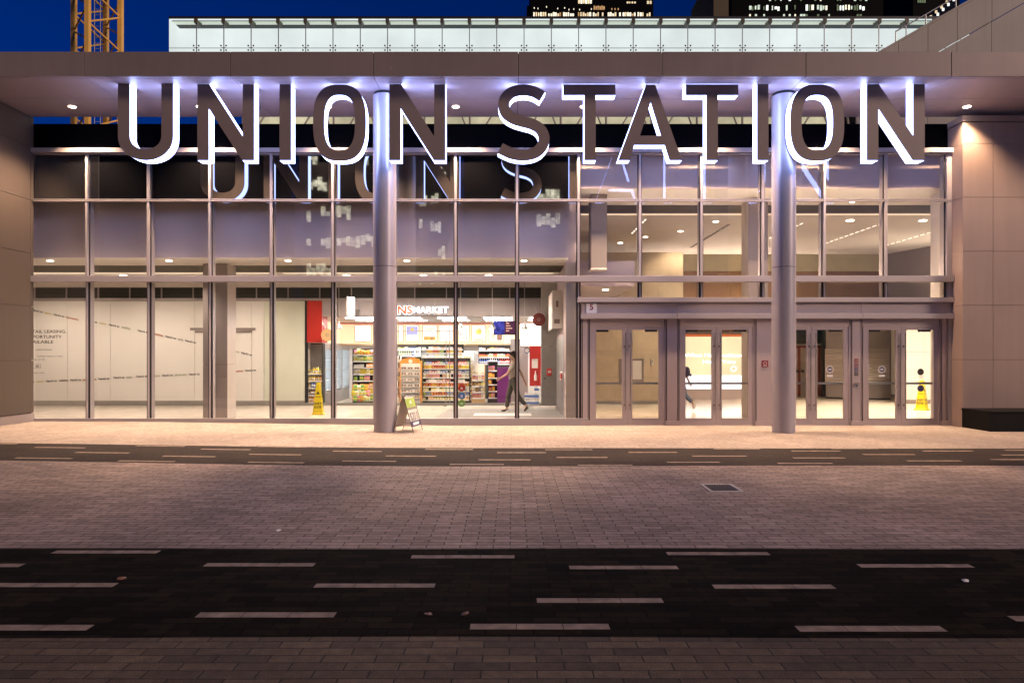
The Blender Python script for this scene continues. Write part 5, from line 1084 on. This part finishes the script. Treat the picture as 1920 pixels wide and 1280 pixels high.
for s_, nm in ((1, 'poster_board'), (-1, 'back_board')):
    mb = MB(); face(mb, s_, .02, .98, .01, .86, .0, 0); face(mb, s_, .02, .98, .01, .86, -.008, 1); o = mb.build(nm, ['white', 'taupe_light'], t, recalc=False)
    if s_ > 0:
        mb = MB(); face(mb, 1, .03, .97, .05, .30, .003, 0); face(mb, 1, .42, .58, .12, .22, .005, 1); face(mb, 1, .46, .52, .20, .26, .006, 2)
        face(mb, 1, .03, .97, .30, .37, .003, 3); face(mb, 1, .03, .97, .69, .84, .003, 2); face(mb, 1, .2, .8, .73, .80, .005, 1); mb.build('poster_print', ['green', 'text_white', 'navy', 'taupe'], o, recalc=False)
        mb = MB(); text(mb, '$20.0', .17, Lh / 2, 0, .245, 0, align='c', width=Lh * .8, bold=.0)
        n = (w * HT + Vector((0, 0, SP))).normalized(); mb.v = [tuple(ap(v[0], .014 + (SP - .014) * (1 - v[2] / HT), v[2]) + n * .006) for v in mb.v]; mb.build('price_lettering', 'text_black', o, recalc=False)

# ---------------------------------------------------------------- people
def skin(name, joints, edges, m, parent, root=0, sub=2):
    names = list(joints); me = bpy.data.meshes.new(name)
    me.from_pydata([joints[k][0] for k in names], [(names.index(a), names.index(b)) for a, b in edges], [])
    o = bpy.data.objects.new(name, me); col.objects.link(o); o.modifiers.new('skin', 'SKIN'); sb = o.modifiers.new('sub', 'SUBSURF'); sb.levels = sub; sb.render_levels = sub
    for i, k in enumerate(names):
        r = joints[k][1]; r = r if isinstance(r, tuple) else (r, r); me.skin_vertices[0].data[i].radius = r; me.skin_vertices[0].data[i].use_root = (i == root)
    dg = bpy.context.evaluated_depsgraph_get(); m2 = bpy.data.meshes.new_from_object(o.evaluated_get(dg)); bpy.data.objects.remove(o)
    m2.materials.clear(); m2.materials.append(M[m])
    for p in m2.polygons: p.use_smooth = True; p.material_index = 0
    q = bpy.data.objects.new(name, m2); col.objects.link(q); q.parent = parent; return q
def chain(*k): return list(zip(k, k[1:]))
def walker(lab, loc, cols, hair_long, J):
    """J: joints in metres; the figure walks towards -x"""
    t = thing('person', lab, 'person', loc); body = {}; E = []
    def j(n, p, r): body[n] = (Vector(p), r)
    for n, r in (('pelvis', .115), ('waist', .11), ('chest', .125), ('neck0', .06), ('neck', .052)): j(n, J[n], r)
    hd = Vector(J['head']); j('skull', hd, .088); j('crown', hd + Vector((.012, 0, .075)), .066); j('face', hd + Vector((-.045, 0, -.03)), .058); j('chin', hd + Vector((-.058, 0, -.085)), .03); j('nose', hd + Vector((-.105, 0, -.02)), .013)
    E += chain('pelvis', 'waist', 'chest', 'neck0', 'neck', 'skull', 'crown') + [('skull', 'face'), ('face', 'chin'), ('face', 'nose')]
    for s_ in ('l', 'r'):
        j('sh' + s_, J['sh' + s_], .058); j('el' + s_, J['el' + s_], .04); j('wr' + s_, J['wr' + s_], .028)
        E += chain('chest', 'sh' + s_, 'el' + s_, 'wr' + s_)
        wv = Vector(J['wr' + s_]); dv = (wv - Vector(J['el' + s_])).normalized(); sd_ = Vector((0, 1, 0)); fw = dv.cross(sd_)
        j('palm' + s_, wv + dv * .05, (.034, .02)); E.append(('wr' + s_, 'palm' + s_))
        for q, (off, ln) in enumerate(((-.028, .062), (-.009, .072), (.010, .068), (.028, .052))):
            a = wv + dv * .085 + fw * off; b = a + dv * ln * .55 + sd_ * (.008 if s_ == 'l' else -.008); c = b + dv * ln * .42 + sd_ * (.02 if s_ == 'l' else -.02)
            for nm, p, r in (('a', a, .009), ('b', b, .0085), ('c', c, .0075)): j('f%d%s%s' % (q, nm, s_), p, r)
            E += chain('palm' + s_, 'f%da%s' % (q, s_), 'f%db%s' % (q, s_), 'f%dc%s' % (q, s_))
        a = wv + dv * .04 + fw * -.045; b = a + dv * .04 + fw * -.012; j('t0' + s_, a, .011); j('t1' + s_, b, .009); E += chain('palm' + s_, 't0' + s_, 't1' + s_)
        j('hip' + s_, J['hip' + s_], .088); j('kn' + s_, J['kn' + s_], .055); j('an' + s_, J['an' + s_], .036); j('to' + s_, J['to' + s_], (.035, .025))
        E += chain('pelvis', 'hip' + s_, 'kn' + s_, 'an' + s_, 'to' + s_)
    skin('body', body, E, 'skin', t)
    C = {}; E2 = []
    def c_(n, p, r): C[n] = (Vector(p), r)
    c_('waist', Vector(J['waist']) - Vector((0, 0, .21)), (.15, .135)); c_('mid', J['waist'], (.145, .13)); c_('chest', J['chest'], (.18, .155)); c_('col', Vector(J['neck0']), .075); E2 += chain('waist', 'mid', 'chest', 'col')
    for s_ in ('l', 'r'):
        a, b = Vector(J['sh' + s_]), Vector(J['el' + s_]); c_('s' + s_, a, .075); c_('e' + s_, a.lerp(b, .75), .064); E2 += chain('chest', 's' + s_, 'e' + s_)
    skin('shirt', C, E2, cols[0], t)
    C = {}; E2 = []; c_('top', Vector(J['pelvis']) + Vector((0, 0, .14)), (.13, .12)); c_('pel', J['pelvis'], (.145, .135)); E2 += [('top', 'pel')]
    for s_ in ('l', 'r'):
        c_('h' + s_, J['hip' + s_], .105); c_('k' + s_, J['kn' + s_], .076); c_('a' + s_, Vector(J['kn' + s_]).lerp(Vector(J['an' + s_]), .9), .062); E2 += chain('pel', 'h' + s_, 'k' + s_, 'a' + s_)
    skin('trousers', C, E2, cols[1], t, 1)
    for s_ in ('l', 'r'):
        a, b, h_ = Vector(J['an' + s_]), Vector(J['to' + s_]), Vector(J['he' + s_]); C = {}
        c_('heel', h_, (.045, .045)); c_('mid', h_.lerp(b, .5) + (a - h_.lerp(b, .3)) * .25, (.048, .045)); c_('toe', b, (.046, .03)); c_('up', a.lerp(h_, .35), .048)
        so = skin('shoe', C, chain('heel', 'mid', 'toe') + [('heel', 'up')], cols[2], t)
        dn = (b - h_).normalized().cross(Vector((0, 1, 0))); dn = dn if dn.z < 0 else -dn
        C = {}; c_('heel', h_ + dn * .035, (.047, .016)); c_('toe', b + dn * .02, (.045, .014)); skin('sole', C, [('heel', 'toe')], 'sole', so, sub=1).parent = so
    C = {}; hb = hd + Vector((.032, 0, .04)); c_('a', hb, .086); c_('b', hb + Vector((-.035, 0, .045)), .058); c_('c', hd + Vector((.05, 0, -.05)), .06); E2 = [('a', 'b'), ('a', 'c')]
    if hair_long: c_('d', hd + Vector((.055, 0, -.15)), .055); c_('e', hd + Vector((.06, 0, -.24)), .04); E2 += chain('c', 'd', 'e')
    else: c_('d', hd + Vector((-.045, 0, -.085)), .046); E2 += [('c', 'd')]
    skin('hair', C, E2, 'hair', t)
    return t
J1 = dict(pelvis=(0, 0, .93), waist=(-.005, 0, 1.08), chest=(-.015, 0, 1.28), neck0=(-.02, 0, 1.43), neck=(-.03, 0, 1.49), head=(-.04, 0, 1.62),
          shl=(-.01, -.19, 1.37), ell=(-.17, -.25, 1.11), wrl=(-.36, -.22, .99), shr=(.0, .19, 1.37), elr=(.22, .23, 1.12), wrr=(.33, .2, .88),
          hipl=(.03, -.09, .86), knl=(.12, -.09, .46), anl=(.37, -.09, .20), hel=(.43, -.09, .19), tol=(.30, -.09, .04),
          hipr=(-.03, .09, .86), knr=(-.15, .09, .48), anr=(-.20, .09, .09), her=(-.17, .09, .05), tor=(-.36, .09, .035))
walker('bearded man in beige t-shirt and dark trousers walking left past the shop', (X(963, 19.5), 3.5, .006), ('shirt', 'trouser', 'shoe'), False, J1)
J2 = {k: tuple(c * .95 for c in v) for k, v in J1.items()}
J2['anl'] = (.36, -.09, .22); J2['hel'] = (.42, -.09, .22); J2['tol'] = (.37, -.09, .055); J2['knl'] = (.11, -.09, .46)
px_ = X(1275.5, 20.3)
walker('person in orange top and blue jeans striding left behind the second doors', (px_, 4.3, .004), ('coral', 'jean', 'sole'), True, J2)
t = thing('backpack', 'dark navy backpack worn by the person behind the second doors', 'bag', (px_ + .2, 4.3, 1.1))
C = {'a': (Vector((.19, 0, .98)), (.15, .10)), 'b': (Vector((.20, 0, 1.15)), (.16, .11)), 'c': (Vector((.17, 0, 1.32)), (.13, .08))}
o = skin('bag_body', C, chain('a', 'b', 'c'), 'pack', t); o.location = (0, 0, -1.1); o.location.x = -.2
C = {'a': (Vector((.29, 0, 1.0)), (.10, .05)), 'b': (Vector((.30, 0, 1.1)), (.10, .05))}; o = skin('front_pocket', C, chain('a', 'b'), 'pack', t); o.location = (-.2, 0, -1.1)
for s_ in (-1, 1):
    C = {'a': (Vector((.08, s_ * .1, 1.38)), .014), 'b': (Vector((-.08, s_ * .11, 1.36)), .014), 'c': (Vector((-.12, s_ * .12, 1.2)), .014), 'd': (Vector((.03, s_ * .13, 1.0)), .014)}
    o = skin('strap', C, chain('a', 'b', 'c', 'd'), 'pack', t, sub=1); o.location = (-.2, 0, -1.1)

# ---------------------------------------------------------------- above and behind the canopy
D = 40.0; Y = D - DF; zt_, zb_ = Z(35, D), Z(120, D); x0 = X(317, D); pw = 51.2 * D / FPX
t = thing('glass_roof_box', 'long glowing frosted glass rooftop enclosure above the canopy', 'rooftop enclosure', (5, Y, zb_))
xe = X(1715, D) + 4
mb = MB(); mb.box(x0 + .02, xe, Y + 1.2, Y + 1.3, zb_, Z(51, D + 1.2)); mb.build('backlit_wall', 'roofglow', t)
mb = MB(); mb.add([(x0 + .05, Y + 1.21, Z(51.5, D + 1.2)), (xe, Y + 1.21, Z(51.5, D + 1.2)), (xe, Y + .1, zt_ - .12), (x0 + .05, Y + .1, zt_ - .12)], [(0, 1, 2, 3)])
for xx in range(0, 900):
    pass
mb.build('perforated_ceiling', 'perf', t, recalc=False)
mb = MB(); mb.box(x0, xe, Y - .06, Y + 1.4, zt_ - .02, zt_ + .10); mb.build('roof_edge', 'black', t)
mb = MB(); mb.box(x0 + .06, xe, Y - .01, Y + .02, zt_ - .11, zt_ - .03); mb.build('lit_edge', 'roofglow', t)
mb = MB(); mb.box(x0, x0 + .05, Y, Y + 1.3, zb_, zt_ - .03); mb.build('end_glass', 'roofglow', t)
k = 0; x = x0
while x < xe - .1:
    x2 = x0 + pw * (k + 1) + (.35 if k == 0 else 0) * 0
    mb = MB(); mb.add([(x + .025, Y, zb_), (x2 - .025, Y, zb_), (x2 - .025, Y, zt_ - .05), (x + .025, Y, zt_ - .05)], [(0, 1, 2, 3)]); mb.build('glass_pane', 'clear', t, recalc=False)
    mb = MB(); mb.box(x2 - .022, x2 + .022, Y + .005, Y + .06, zb_, zt_ - .12); mb.build('glazing_bar', 'steel', t)
    mb = MB(); mb.box(x2 - .10, x2 + .10, Y - .10, Y + .5, zt_ - .30, zt_ - .03); mb.build('bracket', 'slat', t)
    zf = Z(90.5, D); mb = MB()
    for dx in (-.15, .15):
        for dz in (-.13, .13): mb.bar((x2 + dx, Y - .04, zf + dz), (x2 + dx, Y - .005, zf + dz), .05, 8)
    mb.box(x2 - .12, x2 + .12, Y - .035, Y - .006, zf - .02, zf + .02); mb.build('spider_fitting', 'slat', t)
    x = x2; k += 1
mb = MB(); mb.box(x0, xe, Y - .012, Y + .01, Z(90.5, D) - .012, Z(90.5, D) + .012); mb.build('pane_joint', 'slat', t)
# lit hall under it, seen in the slot below the canopy
t = thing('lit_atrium', 'cream lit hall with steel trusses seen through the slot under the canopy', 'building', (3, Y, 12))
xa, xb = X(448, D), X(1606, D)
mb = MB(); mb.box(xa, xb, Y + 1.5, Y + 1.6, 11, zb_ - .02); mb.build('lit_wall', 'atrium', t)
mb = MB(); mb.box(xa, xb, Y - .1, Y + 1.49, zb_ - .3, zb_ - .02); mb.build('floor_edge', 'concrete', t)
x = xa
while x < xb - .2:
    x2 = min(xb, x + 2.7); mb = MB()
    mb.bar((x, Y + .6, 13.6), (x, Y + .6, zb_ - .3), .07, 6); mb.bar((x, Y + .6, 13.8), (x2, Y + .6, zb_ - .6), .05, 6); mb.bar((x2, Y + .7, 14.6), ((x + x2) / 2, Y + .7, zb_ - .6), .05, 6)
    mb.build('truss_bay', 'concrete', t); x = x2
# sloping stair parapet at right
D = 25.0; Y = D - DF; sx = lambda px: X(px, D); sz = lambda py: Z(py, D)
t = thing('stair_parapet', 'sloping grey panel parapet of a stair rising to the right behind the canopy', 'parapet wall', (15, Y, 9))
def sl(px, off=0): return sz(97 - (px - 1650) * .571 + off)
mb = MB()
edges_ = [12.62, sx(1685), sx(1740), sx(1795), sx(1860), sx(1930), sx(2010), sx(2100)]
def zl_(x, off): return sl(x / D * FPX + CX, off)
for a, b in zip(edges_, edges_[1:]): mb.prism([[(a + .008, 8.5), (b - .008, 8.5), (b - .008, zl_(b, 64)), (a + .008, zl_(a, 64))]] if zl_(a, 64) > 8.6 else [[(a + .008, 8.4), (b - .008, 8.4), (b - .008, zl_(b, 64)), (a + .008, 8.41)]], Y + .02, Y + .1)
for a, b in zip(edges_, edges_[1:]): mb.prism([[(a + .008, zl_(a, 62.5)), (b - .008, zl_(b, 62.5)), (b - .008, zl_(b, 3)), (a + .008, zl_(a, 3))]], Y, Y + .1)
mb.build('panels', 'concrete', t)
mb = MB(); a, b = edges_[0], edges_[-1]; mb.prism([[(a, zl_(a, 2.8)), (b, zl_(b, 2.8)), (b, zl_(b, -1.5)), (a, zl_(a, -1.5))]], Y - .05, Y + .4); mb.build('coping', 'concrete', t)
mb = MB(); a, b = sx(1688), edges_[-1]; mb.bar((a, Y + .3, zl_(a, -23)), (b, Y + .3, zl_(b, -23)), .025, 8)
mb.build('handrail', 'steel', t)
for px in (1688, 1745, 1802, 1859):
    mb = MB(); a = sx(px); mb.bar((a, Y + .3, zl_(a, 0)), (a, Y + .3, zl_(a, -23)), .02, 8); mb.build('rail_post', 'steel', t)
mb = MB(); mb.add([(sx(1690), Y + .3, zl_(sx(1690), -3)), (b, Y + .3, zl_(b, -3)), (b, Y + .3, zl_(b, -21)), (sx(1690), Y + .3, zl_(sx(1690), -21))], [(0, 1, 2, 3)]); mb.build('glass_panel', 'clear', t, recalc=False)
# tower crane mast
D = 36.0; Y = D - DF; t = thing('tower_crane', 'yellow lattice mast of a tower crane rising behind the canopy', 'crane', (X(181, D), Y, 0))
cs = [Vector((X(143, D), Y - .2, 0)), Vector((X(192, D), Y - 1.25, 0)), Vector((X(222, D), Y + .2, 0)), Vector((X(172, D), Y + 1.25, 0))]
for c in cs:
    mb = MB(); mb.box(c.x - .11, c.x + .11, c.y - .11, c.y + .11, -.2, 32); mb.build('mast_leg', 'crane', t)
ex = [Vector((0, 0, 0))]
for q in range(4):
    a, b = cs[q], cs[(q + 1) % 4]; mb = MB(); z = 6.0; fl_ = 0
    while z < 31:
        mb.bar(a + Vector((0, 0, z)), b + Vector((0, 0, z + .9)), .045, 6); mb.bar(b + Vector((0, 0, z + .9)), a + Vector((0, 0, z + 1.8)), .045, 6); z += 1.8
    mb.build('lattice', 'crane', t)
for zz_ in (22.5,):
    mb = MB(); mb.lathe((X(182, D), Y, zz_), [(1.0, 0), (1.0, .05)], 4); mb.build('ladder_platform', 'crane', t)
mb = MB()
for dx in (-.16, .16): mb.bar((X(172, D) + dx, Y + .5, 6), (X(172, D) + dx, Y + .5, 32), .02, 6)
z = 6
while z < 32: mb.bar((X(172, D) - .16, Y + .5, z), (X(172, D) + .16, Y + .5, z), .014, 5); z += .3
mb.build('ladder', 'concrete', t)
# far office towers
def tower(lab, boxes, D, wins, m='tower', dep=30):
    Y = D - DF; t = thing('office_tower', lab, 'office tower', (X((boxes[0][0] + boxes[0][1]) / 2, D), Y, 0), 'office towers far behind the station')
    for i, (a, b, top) in enumerate(boxes):
        mb = MB(); mb.box(X(a, D), X(b, D), Y + i * .6, Y + dep, -.2, Z(top, D)); mb.build('tower_block', m, t)
    for a, b, c, d_, mi in wins:
        mb = MB(); mb.box(X(a, D), X(b, D), Y - .4, Y - .05, Z(d_, D), Z(c, D)); mb.build('window', 'win%d' % mi, t)
    return t
rnd = random.Random(3); W_ = []
for g_ in range(8):
    for q in range(6):
        if rnd.random() < .92:
            a = 1000 + g_ * 27.9 + q * 4.25; h_ = rnd.choice((4.5, 6.5, 7)); W_.append((a, a + rnd.uniform(2.4, 3.5), 31.3 - h_, 31.3, rnd.choice((0, 0, 1, 1, 1, 2))))
for q in range(6): W_.append((1084 + q * 4.4, 1087.4 + q * 4.4, -1, 7.5, 1 if q % 2 else 0))
for a in (1175, 1179, 1184, 1189): W_.append((a, a + 3, 4.5, 7, 0))
for a in (1213, 1218): W_.append((a, a + 3.4, 3, 8, 0))
for a, c in ((1001, 15), (1008, 16), (1024, 13), (1045, 16), (1058, 15), (1066, 18), (1075, 17), (1086, 18), (1108, 17)): W_.append((a, a + 1.4, c, c + 2, 1))
for q in range(6): W_.append((1113 + q * 3.6, 1115.6 + q * 3.6, 12 + (q % 2), 19, 2))
for a in (1146, 1152, 1158): W_.append((a, a + 2, 16.5, 19.5, 2))
tower('black office tower with rows of small lit windows above the middle of the canopy', [(995, 1225, -60), (988, 995.1, 10)], 300, W_)
W_ = []
for r, (c, d_) in enumerate(((10, 21), (28, 33.5), (-1, 2.5))):
    for q in range(46):
        if rnd.random() < (.62 if r == 0 else .42 if r == 1 else .3):
            a = 1394 + q * 5.3; cc = c + rnd.uniform(0, 4) * (r == 0); W_.append((a, a + rnd.uniform(1.6, 4.0), cc, d_ - rnd.uniform(0, 3) * (r == 0), rnd.choice((3, 3, 4, 4, 5, 5, 1))))
tower('wide dark office tower with greenish lit floors above the canopy', [(1372, 1656, -60)], 260, W_)
tower('narrow olive office slab beside the wide greenish lit tower', [(1338, 1366, -60)], 240, [], 'tower_olive')
W_ = [(1743 + q * 5 + 8 * (q % 2), 1746.5 + q * 5 + 8 * (q % 2), 30 - q * 4.6, 35 - q * 4.6, 4 if q % 2 else 0) for q in range(8)] + [(1720 + 4 * q, 1722.5 + 4 * q, 1, 6, 5) for q in range(4)]
tower('dark tower with a few bright windows behind the sloping stair parapet', [(1712, 1800, -60)], 280, W_)

# ---------------------------------------------------------------- across the square, seen only mirrored in the glass
def block(lab, x0, x1, y_, h, fh, z0, rows, wpan, dens, seed):
    rr = random.Random(seed); t = thing('office_block', lab, 'office block', ((x0 + x1) / 2, y_, 0), 'office blocks across the square'); mb = MB(); mb.box(x0, x1, y_ - 14, y_, -.2, h); mb.build('block', 'tower', t)
    for r in range(rows):
        z = z0 + r * fh; mb = MB(); mb.box(x0 - .3, x1 + .3, y_, y_ + .5, z - .9, z - .1); mb.build('floor_slab', 'tower', t); x = x0 + .3; cnt = 0
        while x < x1 - wpan:
            run = 1
            if cnt % 5 == 0: lit = rr.random() < dens * .8
            cnt += 1
            if lit and rr.random() < .85: mb = MB(); mb.box(x, min(x1 - .2, x + run * wpan), y_ + .01, y_ + .15, z + .1 + rr.uniform(0, .9), z + fh - 1.6 - rr.uniform(0, .9)); mb.build('lit_window', 'ref' if r < 5 else 'ref2', t)
            x += run * wpan + .07
block('office block with ribbons of lit windows mirrored in the glass left of the column', -29.5, -15.5, -80, 34, 3.9, 12.5, 6, .62, .6, 4)
block('long dark office block mirrored in the black glass at the left end', -47, -22.5, -40, 32, 3.6, 5, 2, 1.0, .04, 2)
block('slim office block mirrored in the glass right of the left column', -14.2, -9.5, -88, 40, 4.0, 12, 6, .5, .6, 9)
block('dark office block mirrored in the black glass under the letter S', -8.0, 9.0, -95, 60, 4.2, 22, 8, .7, .36, 12)
